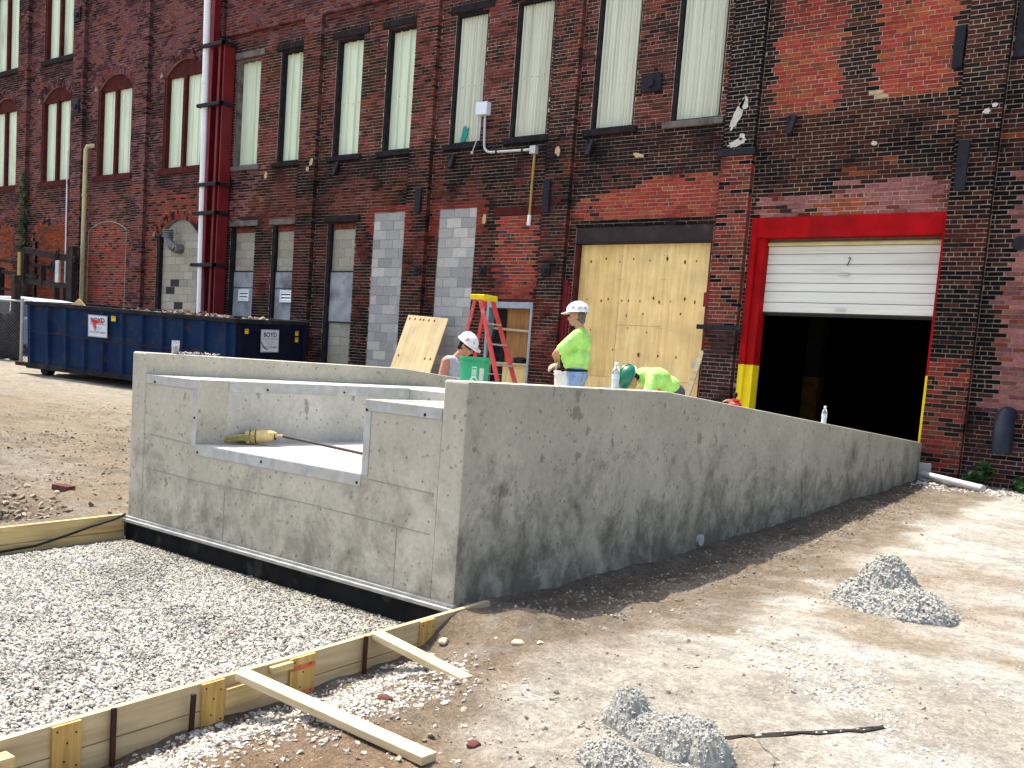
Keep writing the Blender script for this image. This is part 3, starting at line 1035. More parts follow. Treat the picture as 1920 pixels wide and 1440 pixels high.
def block_wall(x0, x1, z0, z1, y, pal, root, op=None, odd=None, bw=0.406, bh=0.203):
    """concrete block infill; every block an object under its mortar bed"""
    bed = MB()
    if op is None: bed.box(x0, x1, y + .008, y + .10, z0, z1)
    else:
        P = [(x0, z0), (x1, z0)]
        for k in range(13):
            xx = x1 - (x1 - x0) * k / 12
            w = (x1 - x0) / 2; r = (w * w + op[4] ** 2) / (2 * op[4]); cz = op[3] + op[4] - r
            P.append((xx, cz + math.sqrt(max(0, r * r - (xx - (x0 + x1) / 2) ** 2))))
        bed.prism(P, 'y', y + .008, y + .10)
    t = NT('bed'); M.setdefault('bed', plain('block_mortar', (0.36, 0.35, 0.32), .95))
    bed = bed.build('block_bed', M['bed'], root)
    bpy.data.materials.remove(t.m)
    k, z = 0, z0
    while z < z1 + (op[4] if op else 0) - .05:
        x = x0 - (bw / 2 if k % 2 else 0)
        zt = min(z + bh - .009, z1 + (op[4] if op else 0))
        while x < x1:
            p, q = max(x, x0) + .004, min(x + bw, x1) - .005
            if op is not None and zt > op[3]:
                h = arch_half(op, zt)
                p, q = max(p, (x0 + x1) / 2 - h), min(q, (x0 + x1) / 2 + h)
            if q - p > .05:
                col = pal[random.randrange(len(pal))] * random.uniform(.92, 1.08)
                if odd and (k, int(round((x - x0) / bw * 2))) in odd: col = np.array((.045, .045, .047))
                yy = y + random.uniform(-.003, .003)
                V = np.array([(p, yy, z + .004), (q, yy, z + .004), (q, y + .05, z + .004), (p, y + .05, z + .004),
                              (p, yy, zt), (q, yy, zt), (q, y + .05, zt), (p, y + .05, zt)])
                np_mesh('block', V, QUADS, M['block'], bed, np.repeat(col[None], 8, 0))
            x += bw
        z += bh; k += 1
    return bed


LINT = [M['stone_lintel'], M['stone_lintel'], M['darkwood']]
for i, (a, b, z) in enumerate(LOW_R):
    m = MB(); jamb_box(m, a, b, .5, z, .09, .02, .0, .0, FY + .02, FY + .2)
    w = m.build('opening_frame', M['darkwood'], BR)
    MB().box(a - .1 if i else a - .05, b + .12, FY - .035, FY + .14, z + .003, z + .14).build('lintel', LINT[i], w, bevel=.012)
    block_wall(a + .09, b - .02, .55, z - .14, FY + .12, BLKC, BR)
    m = MB()
    n = int((b - a - .12) / .075)
    for k in range(n):
        m.box(a + .095 + k * .075, a + .095 + k * .075 + .064, FY + .10, FY + .2, z - .135, z - .01)
    m.build('brick_soldier_course', plain('soldier_brick', (0.2, .06, .045), .9, 0, .5, 14), w)
    zt = 3.47
    zb = 2.29 if i == 2 else .9
    bd = MB().box(a + .10, b - .03, FY + .085, FY + .118, zb, zt).build('grey_board', M['board_grey'], w, bevel=.004)
    m = MB()
    m.box(a + .10, b - .03, FY + .078, FY + .0845, zt - .02, zt + .012)
    m.box(a + .10, b - .03, FY + .078, FY + .0845, (3.05 if i < 2 else zb), (3.068 if i < 2 else zb + .03))
    m.build('joint_strip', M['iron'], bd)
    if i < 2:
        x0, x1 = ((-21.04, -20.62), (-19.40, -18.97))[i]
        v = MB(); jamb_box(v, x0, x1, 2.72, 3.01, .035, .035, .035, .035, FY + .045, FY + .084)
        v = v.build('louvre_vent', M['white_pipe'], BR)
        MB().box(x0 + .03, x1 - .03, FY + .078, FY + .084, 2.74, 3.0).build('vent_back', M['rubber'], v)
        for k in range(3):
            z2 = 2.765 + k * .08
            MB().add([(x0 + .036, FY + .048, z2), (x1 - .036, FY + .048, z2), (x1 - .036, FY + .072, z2 + .052), (x0 + .036, FY + .072, z2 + .052),
                      (x0 + .036, FY + .052, z2 - .004), (x1 - .036, FY + .052, z2 - .004), (x1 - .036, FY + .076, z2 + .048), (x0 + .036, FY + .076, z2 + .048)],
                     [(0, 1, 2, 3), (7, 6, 5, 4), (0, 4, 5, 1), (1, 5, 6, 2), (2, 6, 7, 3), (3, 7, 4, 0)]).build('slat', M['white_pipe'], v)
for (a, b, z) in BLK_R:
    block_wall(a, b, .5, z, FY + .012, GREY, BR)

# arched windows of the left-hand building
for j, (lst, z0, z1) in enumerate(((WIN_L, 6.18, 8.62), (TOP_L, 9.86, 12.3))):
    for (a, b) in lst:
        cx = (a + b) / 2
        m = MB(); jamb_box(m, a, b, z0, z1, .12, .05, 0, .04, FY + .02, FY + .22)
        m.box(cx - .07, cx + .05, FY + .05, FY + .2, z0 + .04, z1)
        w = m.build('window', M['redwood'], BLD)
        op = (a, b, z0, z1, .40)
        hw = (b - a) / 2; r = (hw * hw + .16) / .8; cz = z1 + .4 - r
        P = [(a, z1 - .03), (b, z1 - .03)] + [(b - (b - a) * k / 14, cz + math.sqrt(max(0, r * r - (b - (b - a) * k / 14 - cx) ** 2)) + .02) for k in range(15)]
        MB().prism(P, 'y', FY + .07, FY + .19).build('arch_board', M['redwood'], w)
        for (p, q) in ((a + .12, cx - .07), (cx + .05, b - .05)):
            corr_sheet(p, q, z0 + .04, z1 - .03, FY + .15, .24, .02, True).build('sheet', M['panel_flat'], w)
        MB().box(a - .12, b + .1, FY - .05, FY + .15, z0 - .15, z0 - .003).build('sill', M['redwood'] if j == 0 else M['darkwood'], w, bevel=.012)

for (a, b, kind) in GND_L:
    op = (a, b, .6, 4.40, .45)
    if kind == 'block':
        block_wall(a + .12, b, .62, 4.40, FY + .13, BLKC, BLD, (a + .12, b, .6, 4.40, .45), odd={(12, 2), (12, 3), (11, 1), (9, 2), (9, 3), (9, 4)})
        MB().box(a, a + .12, FY + .02, FY + .23, .6, 4.40).build('opening_frame', M['darkwood'], BLD)
    else:
        rows = []
        for k in range(62):
            za = .6 + k * CH; h = arch_half(op, za + CH)
            if h <= 0: continue
            cx = (a + b) / 2; x = a - (BL / 2 if k % 2 else 0)
            while x < b:
                p, q = max(x, cx - h), min(x + BL, cx + h)
                if q - p > .03: rows.append((p + .005, q - .005, za, za + CH - JT, 0))
                x += BL
        rows = np.array(rows)
        B = brick_boxes(rows); B[:, :, 1] += .10
        cc = brick_cols((rows[:, 0] + rows[:, 1]) / 2, (rows[:, 2] + rows[:, 3]) / 2, np.zeros(len(rows), bool))
        q = (QUADS[None] + (np.arange(len(rows)) * 8)[:, None, None]).reshape(-1, 4)
        np_mesh('brick_infill', B, q, M['brick'], BLD, np.repeat(cc, 8, 0), kind='stuff')
        MB().box(a - .05, b + .05, FY + .112, FY + .2, .5, 4.95).build('infill_mortar', plain('infill_mortar', (.24, .12, .08), .95), BLD)

# brick arch line of the flush infill
m = MB(); m.tube([(-27.25 + 1.02 * math.sin(t_) / math.sin(.62), FY - .004, 4.62 + 1.75 * (math.cos(t_) - math.cos(.62)) * .8) for t_ in np.linspace(-.62, .62, 17)], .013, 5)
for xx_ in (-28.27, -26.23): m.tube([(xx_, FY - .004, .8), (xx_, FY - .004, 4.62)], .010, 5)
m.build('mortar_line', M['plaster_tan'] if 'plaster_tan' in M else M['bed'], BLD)
# duct elbow on the block arch
d = MB(); d.tube([(-23.72, FY + .14, 4.06), (-23.72, FY - .12, 4.06)], .13, 14)
d.tube([(-23.72, FY - .06, 4.06), (-23.78, FY - .10, 4.09), (-23.93, FY - .12, 4.22), (-23.98, FY - .12, 4.36), (-23.98, FY - .12, 4.44)], .115, 14)
for k in range(4): d.tube([(-23.98, FY - .12, 4.34 + .06 * k), (-23.98, FY - .12, 4.37 + .06 * k)], .15 - .004 * k, 16)
d = d.build('duct_elbow', plain('duct_metal', (.16, .17, .175), .5, .4, .4, 6, dirt=(.4, .39, .35), dirt_amt=.35), BLD, smooth=True)

# anchor plates and brackets on the brickwork
def plate(x, z, w, h, root, fr=False, d=.05, boss=True):
    y = FY - (PROUD if fr else 0) - .003
    o = MB().box(x - w / 2, x + w / 2, y - d, y, z - h / 2, z + h / 2).build('anchor_plate', M['iron'], root, bevel=.008)
    if boss:
        b = MB(); b.tube([(x, y - d - .05, z), (x, y - d + .002, z)], min(w, h) * .26, 10); b.build('bolt', M['iron'], o, smooth=True)


for (x, z) in ((-29.02, 10.88), (-28.95, 8.26)): plate(x, z, .34, .40, BLD, True)
plate(-30.3, 3.6, .25, .25, BLD)
plate(-9.36, 6.76, .40, .30, BR, False, .06)
for (x, z) in ((-17.46, 5.76), (-13.93, 5.70), (-10.52, 5.72), (-6.63, 5.79)):
    o = MB().bar((x - .02, FY - .14, z - .15), (x, FY - .05, z + .15), .09, .07, (0, -1, 0)).build('bracket', M['iron'], BR, bevel=.008)
    MB().box(x - .09, x - .045, FY - .12, FY - .003, z - .13, z + .14).build('bracket_arm', M['iron'], o)
for (x, z, h, fr) in ((-14.76, 4.92, .50, True), (-11.40, 4.86, .60, True), (-4.22, 6.70, .60, False), (-3.96, 4.97, .72, True), (-3.40, 6.85, .80, False)):
    plate(x, z, .15, h, BR, fr, .06, False)
for (x, z) in ((-11.30, 3.47), (-14.68, 3.48)): plate(x, z, .19, .21, BR, True, .03)
plate(-12.98, 3.48, .17, .21, BR, False, .03)
# cap and band of the pilaster by the red door
MB().box(-7.87, -7.20, FY - PROUD - .055, FY - .002, 5.36, 5.47).build('pilaster_cap', M['iron'], BR, bevel=.01)
MB().box(-7.98, -7.14, FY - PROUD - .035, FY - PROUD - .004, 2.47, 2.55).build('steel_band', M['iron'], BR, bevel=.006)
# remnants of white paint and plaster stuck on the bricks
def flake(x, z, w, h, y, ang=0, n=16, mat=None, root=BR):
    P = []
    for k in range(n):
        a = 2 * math.pi * k / n; rr = random.uniform(.6, 1.1)
        px, pz = w / 2 * rr * math.cos(a), h / 2 * rr * math.sin(a)
        P.append((x + px * math.cos(ang) - pz * math.sin(ang), z + px * math.sin(ang) + pz * math.cos(ang)))
    MB().prism(P, 'y', y - .005, y + .003).build('plaster_remnant', mat or M['plaster'], root)


M['plaster'] = plain('plaster', (0.52, 0.49, 0.45), .9, 0, .25, 9, .2)
M['plaster_tan'] = plain('plaster_tan', (0.48, 0.36, 0.20), .9, 0, .25, 9, .2)
yp = FY - PROUD - .004
flake(-7.60, 6.03, .16, .56, yp, -.35, 22); flake(-7.50, 6.20, .17, .24, yp, 0, 14); flake(-7.56, 5.57, .36, .13, yp, .25, 18); flake(-7.48, 5.66, .13, .12, yp)
for (x, z, w, h, fr) in ((-9.52, 5.53, .26, .09, 0), (-11.24, 5.70, .12, .22, 1), (-18.30, 5.96, .12, .26, 1), (-18.42, 5.80, .12, .14, 1), (-20.1, 5.78, .14, .2, 0),
                         (-13.02, 4.50, .12, .24, 0), (-3.72, 5.72, .11, .10, 1), (-3.62, 5.80, .09, .08, 1), (-5.32, 5.42, .1, .07, 0)):
    flake(x, z, w, h, FY - (PROUD if fr else 0) - .004, random.uniform(-.3, .3), 15, M['plaster_tan'] if x < -8 else M['plaster'])

# plywood gateway
lt = MB().box(DOOR_P[0] - .02, DOOR_P[1] + .02, FY + .01, FY + .16, 3.985, 4.285).build('steel_lintel', plain('lintel_steel', (.035, .024, .026), .7, .1, .4, 3, dirt=(.12, .09, .08), dirt_amt=.2), BR, bevel=.01)
MB().box(DOOR_P[0], DOOR_P[1], FY - .005, FY + .15, 3.975, 4.0).build('lintel_flange', M['iron'], lt)
MB().box(DOOR_P[1] - .03, DOOR_P[1], FY + .005, FY + .26, .5, 3.96).build('gateway_jamb', M['redwood'], BR, bevel=.006)
gw = MB().box(DOOR_P[0], DOOR_P[0] + .075, FY + .005, FY + .26, .5, 3.96)
gw = gw.build('gateway_frame', M['redwood'], BR, bevel=.006)
pw = (DOOR_P[1] - .03 - DOOR_P[0] - .075) / 3
for col in range(3):
    xa = DOOR_P[0] + .076 + pw * col
    for (za, zb) in ((.5, 1.53), (1.53, 3.97)) if col != 1 else ((.5, 1.35), (1.35, 2.5), (2.5, 3.97)):
        MB().box(xa + .002, xa + pw - .002, FY + .115 + random.uniform(-.003, .003), FY + .14, za + .002, zb - .002).build('plywood_panel', M[('ply', 'ply_b', 'ply')[(col + (za > 1)) % 3]], gw)
M['knot'] = plain('knot', (.17, .065, .018), .8, 0, .4, 30)
for (zz, n, s) in ((3.68, 8, 1.0), (2.97, 11, .9), (2.70, 4, .7), (2.42, 4, .5), (2.0, 5, 1.1)):
    for k in range(n):
        x = DOOR_P[0] + .2 + (k + random.uniform(.1, .8)) * 2.5 / n; z = zz + random.uniform(-.05, .04)
        w = random.uniform(.010, .024) * s; h = w * random.uniform(1.3, 2.0)
        P = [(x + w * math.cos(a), z + h * math.sin(a)) for a in np.linspace(0, 2 * math.pi, 10)[:-1]]
        MB().prism(P, 'y', FY + .1085, FY + .1125).build('knot', M['knot'], gw)
for col in range(3):
    for xe in (.03, pw - .03):
        for zk in range(8):
            xs_ = DOOR_P[0] + .076 + pw * col + xe; zs_ = .75 + zk * .43
            MB().box(xs_ - .005, xs_ + .005, FY + .1085, FY + .1125, zs_ - .005, zs_ + .005).build('screw_head', M['iron'], gw)
MB().box(-8.10, -7.99, FY + .03, FY + .11, 1.80, 1.92).build('lock_box', M['grey_pipe'], gw, bevel=.008)
rs = MB(); rs.box(-10.93, -10.83, FY - .04, FY - .003, .6, 3.3); rs.box(-10.83, -10.775, FY - .02, FY - .003, .6, 3.2)
rs.build('red_guard_strip', M['red_steel'], BR)
rs = MB(); rs.box(-7.895, -7.835, FY - .05, FY - .003, 2.09, 3.36); rs.box(-7.93, -7.84, FY - .075, FY - .052, 2.86, 3.1)
rs.build('red_guard_strip', M['red_steel'], BR)
MB().box(-12.78, -11.3, FY - .012, FY - .003, 4.565, 4.72).build('painted_lintel', M['redwood'], BR)

# small doorway left of the gateway
a, b = DOOR_S[0], DOOR_S[1]
m = MB(); jamb_box(m, a, b, .45, 2.86, .06, .055, .12, 0, FY + .0, FY + .2)
dr = m.build('doorway_frame', plain('steel_frame', (.30, .36, .42), .5, .2, .25, 5), BR, bevel=.004)
MB().box(a + .06, b - .055, FY + .26, FY + .275, .5, 2.74).build('plywood_back', M['ply_dark'], dr)
MB().box(a + .062, a + .34, FY + .21, FY + .25, .5, 2.72).build('door_shadow_board', M['darkwood'], dr)  # dark board stands in for shadow at the left of the doorway
MB().bar((a + .06, FY + .19, 2.34), (b - .06, FY + .19, 2.30), .03, .045).build('cross_batten', M['lumber_x'], dr)
MB().box(a + .06, b - .06, FY + .14, FY + .21, 1.62, 1.66).build('cross_batten', M['lumber_x'], dr)
MB().box(a + .06, b - .06, FY + .225, FY + .243, .5, 1.62).build('plywood_lower', M['ply'], dr)

# red gateway with the roller door
a, b = DOOR_R[0], DOOR_R[1]
m = MB()
m.box(a, a + .10, FY - .015, FY + .32, 1.92, 4.345); m.box(a + .10, a + .235, FY + .06, FY + .32, 1.92, 4.02)
m.box(b - .06, b, FY - .015, FY + .32, 1.92, 4.345)
m.box(a + .10, b - .06, FY - .008, FY + .30, 4.02, 4.345)
rf = m.build('door_frame', M['red_paint'], BR, bevel=.006)
m = MB(); m.box(a + .002, a + .10, FY - .0165, FY + .32, .45, 1.918); m.box(a + .10, a + .236, FY + .058, FY + .32, .45, 1.918)
MB().box(b - .062, b - .001, FY - .0165, FY + .32, .45, 1.918).build('yellow_guard', M['yellow_paint'], rf, bevel=.006)
m.build('yellow_guard', M['yellow_paint'], rf, bevel=.006)
xa, xb = a + .24, b - .065
rd = MB().box(xa, xb, FY + .24, FY + .28, 3.97, 4.03).build('roller_door', M['door_line'], BR)
MB().tube([(xa, FY + .21, 3.94), (xb, FY + .21, 3.94)], .035, 10).build('roller_lip', M['beige_pipe'], rd, smooth=True)
zz = [3.90, 3.77, 3.60, 3.45, 3.30, 3.16, 2.98, 2.815]
for k in range(len(zz) - 1):
    z1, z0 = zz[k], zz[k + 1] + .012
    prof = []
    h = z1 - z0
    nn = 4
    for q in range(nn + 1):
        prof.append((FY + .232 - (.006 if q % 2 else 0.0), z0 + h * q / nn))
    P = [(FY + .26, z0)] + prof + [(FY + .26, z1)]
    MB().prism([(p[0], p[1]) for p in P], 'x', xa, xb).build('door_section', M['door_white'], rd)
MB().box(xa, xb, FY + .245, FY + .27, 2.79, 3.93).build('door_backing', M['door_line'], rd)
MB().box(xa, xb, FY + .225, FY + .265, 2.765, 2.81).build('bottom_seal', M['rubber'], rd)
m = MB(); m.tube([(-5.60, FY + .222, 3.70), (-5.575, FY + .205, 3.715), (-5.56, FY + .20, 3.69), (-5.585, FY + .205, 3.63), (-5.61, FY + .215, 3.585)], .007, 6)
m.build('pull_handle', M['iron'], rd)
for zc in (3.425, 2.87):
    MB().box(-5.72, -5.56, FY + .19, FY + .226, zc, zc + .028).build('lift_handle', M['grey_pipe'], rd, bevel=.005)
# jagged mortar rim and pipe hole at the right
h = MB(); h.tube([(-3.10, FY - .02, 3.86), (-3.10, FY + .05, 3.86)], .10, 14); h.build('pipe_sleeve', M['iron'], BR)
h = MB(); h.tube([(-2.98, FY + .02, 1.42), (-2.98, FY - .13, 1.40), (-2.97, FY - .20, 1.30), (-2.96, FY - .21, .88)], .135, 16); h.build('drain_stub', plain('blue_black_pipe', (.02, .025, .04), .5, .2, .3, 5), BR, smooth=True)


# ------------------------------------------------------------------ the concrete loading dock
DX0, DX1, DY0, DY1 = -7.94, -4.06, 4.79, 15.36     # outside faces
PX0, PX1, PY1 = -6.97, -4.99, 7.3                   # leveller pit
DECK, PIT = 1.29, 0.76
DK = thing('loading_dock', 'new grey concrete loading dock with a notched front and a sloping side wall', 'loading dock', ((DX0 + DX1) / 2, DY0, 0))
side = [(DY0, -.3), (DY1, -.3), (DY1, .915), (7.42, 1.48), (DY0, 1.48)]
sidel = [(DY0, -.3), (DY1, -.3), (DY1, .915), (7.98, 1.48), (DY0, 1.48)]
MB().prism(side, 'x', DX1 - .21, DX1).build('side_wall', M['concrete_shaded'], DK, bevel=.016)
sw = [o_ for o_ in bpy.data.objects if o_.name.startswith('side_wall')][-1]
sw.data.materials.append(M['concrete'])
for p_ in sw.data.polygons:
    if abs(p_.normal.x) < .5 and (p_.center.y < .5 or p_.center.z > .9): p_.material_index = 1  # end and top faces take lighter concrete, their stronger light put into the colour

MB().prism(sidel, 'x', DX0, DX0 + .22).build('side_wall', M['concrete'], DK, bevel=.016)
# front wall, set 6 mm back from the ends of the side walls, with the notch cut out
fr = [(DX0 + .221, .0), (DX1 - .211, .0), (DX1 - .211, DECK), (PX1, DECK), (PX1, PIT), (PX0, PIT), (PX0, DECK), (DX0 + .221, DECK)]
fw = MB().prism(fr, 'y', DY0 + .007, DY0 + .30).build('front_wall', M['concrete'], DK)
# faint seams of the form panels
M['seam'] = plain('form_seam', (.30, .285, .235), .9, 0, .4, 20)
sm = MB()
def seam(a, b, w=.005):
    sm.bar((a[0], DY0 + .0065, a[1]), (b[0], DY0 + .0065, b[1]), .004, w, (0, 0, 1) if abs(a[0] - b[0]) > abs(a[1] - b[1]) else (1, 0, 0))
for s_ in (((-7.66, .78), (-6.98, .755)), ((-4.98, .74), (-4.30, .72)), ((-7.68, .48), (-7.0, .46)), ((-7.0, .46), (-5.6, .475)), ((-5.6, .475), (-4.32, .445)), ((-4.62, .02), (-4.62, .44)), ((-6.55, .02), (-6.55, .42))):
    seam(*s_)
sm.build('form_seams', M['seam'], fw)
# decks left and right of the pit, slab behind it, pit floor
MB().box(DX0 + .221, PX0, DY0 + .301, 8.4, .5, DECK - .001).build('deck', M['concrete_lit'], DK, bevel=.006)
MB().box(PX1, DX1 - .211, DY0 + .301, 8.4, .5, DECK - .001).build('deck', M['concrete_lit'], DK, bevel=.006)
MB().box(PX0 + .001, PX1 - .001, PY1, 8.4, .5, DECK - .002).build('deck', M['concrete_lit'], DK, bevel=.006)
MB().box(PX0 + .001, PX1 - .001, DY0 + .301, PY1 - .001, .3, PIT - .001).build('pit_floor', M['concrete_lit'], DK)
MB().prism([(8.401, .1), (DY1, .1), (DY1, .53), (8.401, .62)], 'x', DX0 + .221, DX1 - .212).build('ramp', M['concrete_lit'], DK)
# steel angles on the edges
E_ = M['steel_edge']
def edge(x0, x1, y0, y1, z0, z1, n=()):
    o = MB().box(x0, x1, y0, y1, z0, z1).build('steel_edge', E_, DK, bevel=.003)
    for p in n:
        b = MB(); b.tube([(p[0], p[1], p[2]), (p[0], p[1] - .006, p[2])] if abs(y1 - y0) < .03 else [(p[0], p[1], p[2]), (p[0] + .006, p[1], p[2])], .010, 8)
        b.build('nail_hole', M['iron'], o)
edge(DX0 + .223, PX0 + .004, DY0 + .001, DY0 + .0065, DECK - .075, DECK + .003, [(-7.58, DY0 + .001, 1.235)])
edge(PX1 - .004, DX1 - .213, DY0 + .001, DY0 + .0065, DECK - .075, DECK + .003, [(-4.42, DY0 + .001, 1.235)])
edge(PX0 - .06, PX0 + .004, DY0 + .001, DY0 + .0065, PIT - .02, DECK - .077, [(-6.99, DY0 + .001, .98)])
edge(PX1 - .004, PX1 + .06, DY0 + .001, DY0 + .0065, PIT + .0, DECK - .077, [(-4.97, DY0 + .001, 1.22)])
edge(PX0 + .006, PX1 - .006, DY0 + .001, DY0 + .0065, PIT - .085, PIT + .003, [(-6.93, DY0 + .001, .70), (-6.1, DY0 + .001, .72), (-5.03, DY0 + .001, .70)])
edge(PX0 + .001, PX0 + .006, DY0 + .31, PY1 - .01, DECK - .09, DECK + .003, [(PX0 + .006, 5.5, 1.23), (PX0 + .006, 6.4, 1.23)])
edge(PX0 - .09, PX0 + .004, DY0 + .02, PY1 - .01, DECK + .0005, DECK + .004)
edge(PX1 - .004, PX1 + .09, DY0 + .02, PY1 - .01, DECK + .0005, DECK + .004)
edge(PX0 + .006, PX1 - .006, DY0 + .02, DY0 + .13, PIT + .0005, PIT + .004)
# ledge strip and black footing under the front
m = MB(); m.box(DX0 - .01, DX1 + .02, DY0 - .05, DY0 + .006, -.028, -.001); m.box(DX0 - .01, DX1 + .02, DY0 - .022, DY0 + .006, -.0005, .02)
m.build('ledge', M['ledge'], DK, bevel=.004)
MB().box(DX0 + .01, DX1 - .01, DY0 - .012, DY0 + .25, -.5, -.03).build('footing', M['black'], DK)
# drain outlet low in the side wall, small end block, patch
d = MB(); d.tube([(DX1 - .03, 8.25, .12), (DX1 + .03, 8.25, .12)], .055, 14); d.build('drain_outlet', M['grey_pipe'], DK, smooth=True)
MB().box(DX1 - .16, DX1 + .16, DY1 + .002, DY1 + .14, -.1, .62).build('end_block', M['concrete_lit'], DK, bevel=.01)


# ------------------------------------------------------------------ stones
_t = (1 + 5 ** .5) / 2
ICO = np.array([(-1, _t, 0), (1, _t, 0), (-1, -_t, 0), (1, -_t, 0), (0, -1, _t), (0, 1, _t), (0, -1, -_t), (0, 1, -_t), (_t, 0, -1), (_t, 0, 1), (-_t, 0, -1), (-_t, 0, 1)]) / math.sqrt(1 + _t * _t)
ICF = np.array([(0, 11, 5), (0, 5, 1), (0, 1, 7), (0, 7, 10), (0, 10, 11), (1, 5, 9), (5, 11, 4), (11, 10, 2), (10, 7, 6), (7, 1, 8), (3, 9, 4), (3, 4, 2), (3, 2, 6), (3, 6, 8), (3, 8, 9), (4, 9, 5), (2, 4, 11), (6, 2, 10), (8, 6, 7), (9, 8, 1)])


def stones(name, P, size, cols, parent=None, flat=0.58, jit=0.27):
    """angular stones joined in one mesh: P (n,3) centres, size (n,)"""
    n = len(P)
    v = ICO[None] * (1 + RNG.normal(0, jit, (n, 12, 1)))
    sc = np.stack([RNG.uniform(.75, 1.3, n), RNG.uniform(.65, 1.0, n), RNG.uniform(flat * .7, flat * 1.25, n)], -1)
    v = v * sc[:, None] * size[:, None, None]
    a = RNG.uniform(0, 6.283, n); b = RNG.normal(0, .45, n); c = RNG.normal(0, .45, n)
    def rot(v, i, j, t):
        ct, st = np.cos(t)[:, None], np.sin(t)[:, None]
        p, q = v[..., i].copy(), v[..., j].copy()
        v[..., i] = p * ct - q * st; v[..., j] = p * st + q * ct
    rot(v, 1, 2, b); rot(v, 0, 2, c); rot(v, 0, 1, a)
    v = v + P[:, None]
    f = (ICF[None] + (np.arange(n) * 12)[:, None, None]).reshape(-1, 3)
    return np_mesh(name, v, f, M['stone'], parent, np.repeat(cols, 12, 0), n=3)


def scol(n, base, var=.25, tint=.06):
    b = np.array(base)[None] * (1 + RNG.uniform(-var, var, (n, 1)))
    return np.clip(b * (1 + RNG.normal(0, tint * .5, (n, 3))), .01, .9)


# gravel bed between the forms
def visible(X, Y, pad=60):
    q0 = X * _r2.x + Y * _r2.y + (-1.7) * _r2.z; w = X * _d.x + Y * _d.y + (-1.7) * _d.z
    x = 960 + 1834.5 * q0 / np.maximum(w, .05)
    return (w > .3) & (x > -pad - 250) & (x < 1980 + pad)


n = 84000
gx = RNG.uniform(-7.87, -3.985, n); gy = RNG.uniform(.9, 4.765, n)
k = visible(gx, gy); gx, gy = gx[k], gy[k]
edge_d = np.minimum(4.78 - gy, np.minimum(gx + 7.9, -3.96 - gx))
hgt = gz(gx, gy) + .006 + .022 * (fbm(gx * 1.5, gy * 1.5, 91, 3) - .5) + RNG.uniform(0, .012, len(gx)) - .02 * np.exp(-edge_d / .08)
sz = (.0062 + .0095 * RNG.random(len(gx)) ** 1.6) * np.where(RNG.random(len(gx)) < .05, 1.6, 1)
gc = scol(len(gx), (.44, .415, .365), .22)
dk = fbm(gx * 2.4, gy * 2.4, 17, 4)
gc = gc * (1 - .22 * sstep(.60, .74, dk)[:, None])
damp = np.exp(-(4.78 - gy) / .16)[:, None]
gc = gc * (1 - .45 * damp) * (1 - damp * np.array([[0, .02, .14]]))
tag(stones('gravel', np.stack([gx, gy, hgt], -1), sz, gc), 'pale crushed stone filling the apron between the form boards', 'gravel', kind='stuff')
# grey mortar clumps lying in the gravel
for i, (x, y, s) in enumerate(((-4.95, 3.28, .075), (-5.6, 3.05, .06), (-5.15, 3.42, .045), (-4.45, 3.62, .06), (-6.0, 3.9, .05), (-5.1, 3.1, .05))):
    pass

# gravel outside the forms and the loose stones of the yard
def zone(n, x0, x1, y0, y1, base, s0, s1, var=.3, dens=None, seed=0, lift=.1):
    X = RNG.uniform(x0, x1, n); Y = RNG.uniform(y0, y1, n)
    k = visible(X, Y)
    if dens is not None: k &= dens(X, Y) > RNG.random(n)
    k &= ~((X > -7.99) & (X < -3.90) & (Y > .5) & (Y < 4.9)) & ~((X > -8.0) & (X < -4.03) & (Y > 4.7) & (Y < 15.5))
    X, Y = X[k], Y[k]
    s = RNG.uniform(s0, s1, len(X)) ** 1.0
    Z = ground_h(X, Y) + s * lift
    return np.stack([X, Y, Z], -1), s, scol(len(X), base, var)


parts = []
trench = lambda X, Y: 1.6 * np.exp(-((X + 3.62) / .30) ** 2) * sstep(4.35, 3.9, Y) * (0.30 + sstep(.36, .48, fbm(X * 1.6, Y * 1.2, 8, 3))) + .0
parts.append(zone(24000, -3.9, -2.95, 1.2, 4.5, (.42, .395, .345), .006, .016, .28, trench))
spread = lambda X, Y: np.exp(-(((X + 1.35) * .8 + (Y - 4.6) * .45) / .26) ** 2) * sstep(6.3, 5.3, Y) + .5 * np.exp(-(((X + .75) / .45) ** 2 + ((Y - 6.0) / .35) ** 2))
parts.append(zone(9000, -2.6, .6, 2.6, 6.6, (.50, .48, .43), .005, .014, .2, spread))
far_r = lambda X, Y: sstep(14.3, 15.0, Y) * .8
parts.append(zone(2600, -4.0, 0, 13.9, 15.4, (.55, .51, .45), .012, .03, .25, far_r))
near_wall = lambda X, Y: np.exp(-((X + 3.62) / .35) ** 2) * (.35 + .9 * sstep(.45, .6, fbm(X * 1.2, Y * .8, 12, 3)))
parts.append(zone(6000, -4.03, -2.7, 4.9, 14.5, (.27, .22, .165), .006, .017, .4, near_wall))
soil = lambda X, Y: .25 + .75 * sstep(.45, .65, fbm(X * 1.1, Y * 1.1, 28, 3))
parts.append(zone(9000, -3.9, .6, 2.0, 12.0, (.27, .215, .155), .003, .010, .45, lambda X, Y: soil(X, Y) * (.25 + .75 * sstep(-1.6, -2.9, X)) * sstep(13, 6, Y)))
parts.append(zone(700, -3.6, -1.2, 2.2, 6.0, (.36, .31, .25), .008, .019, .35, soil))
parts.append(zone(14000, -17, -7.95, 3.6, 12, (.27, .215, .155), .005, .016, .45, lambda X, Y: soil(X, Y) * sstep(13, 5, Y)))
parts.append(zone(1000, -14, -8.0, 3.8, 9, (.13, .098, .08), .010, .026, .4, soil))
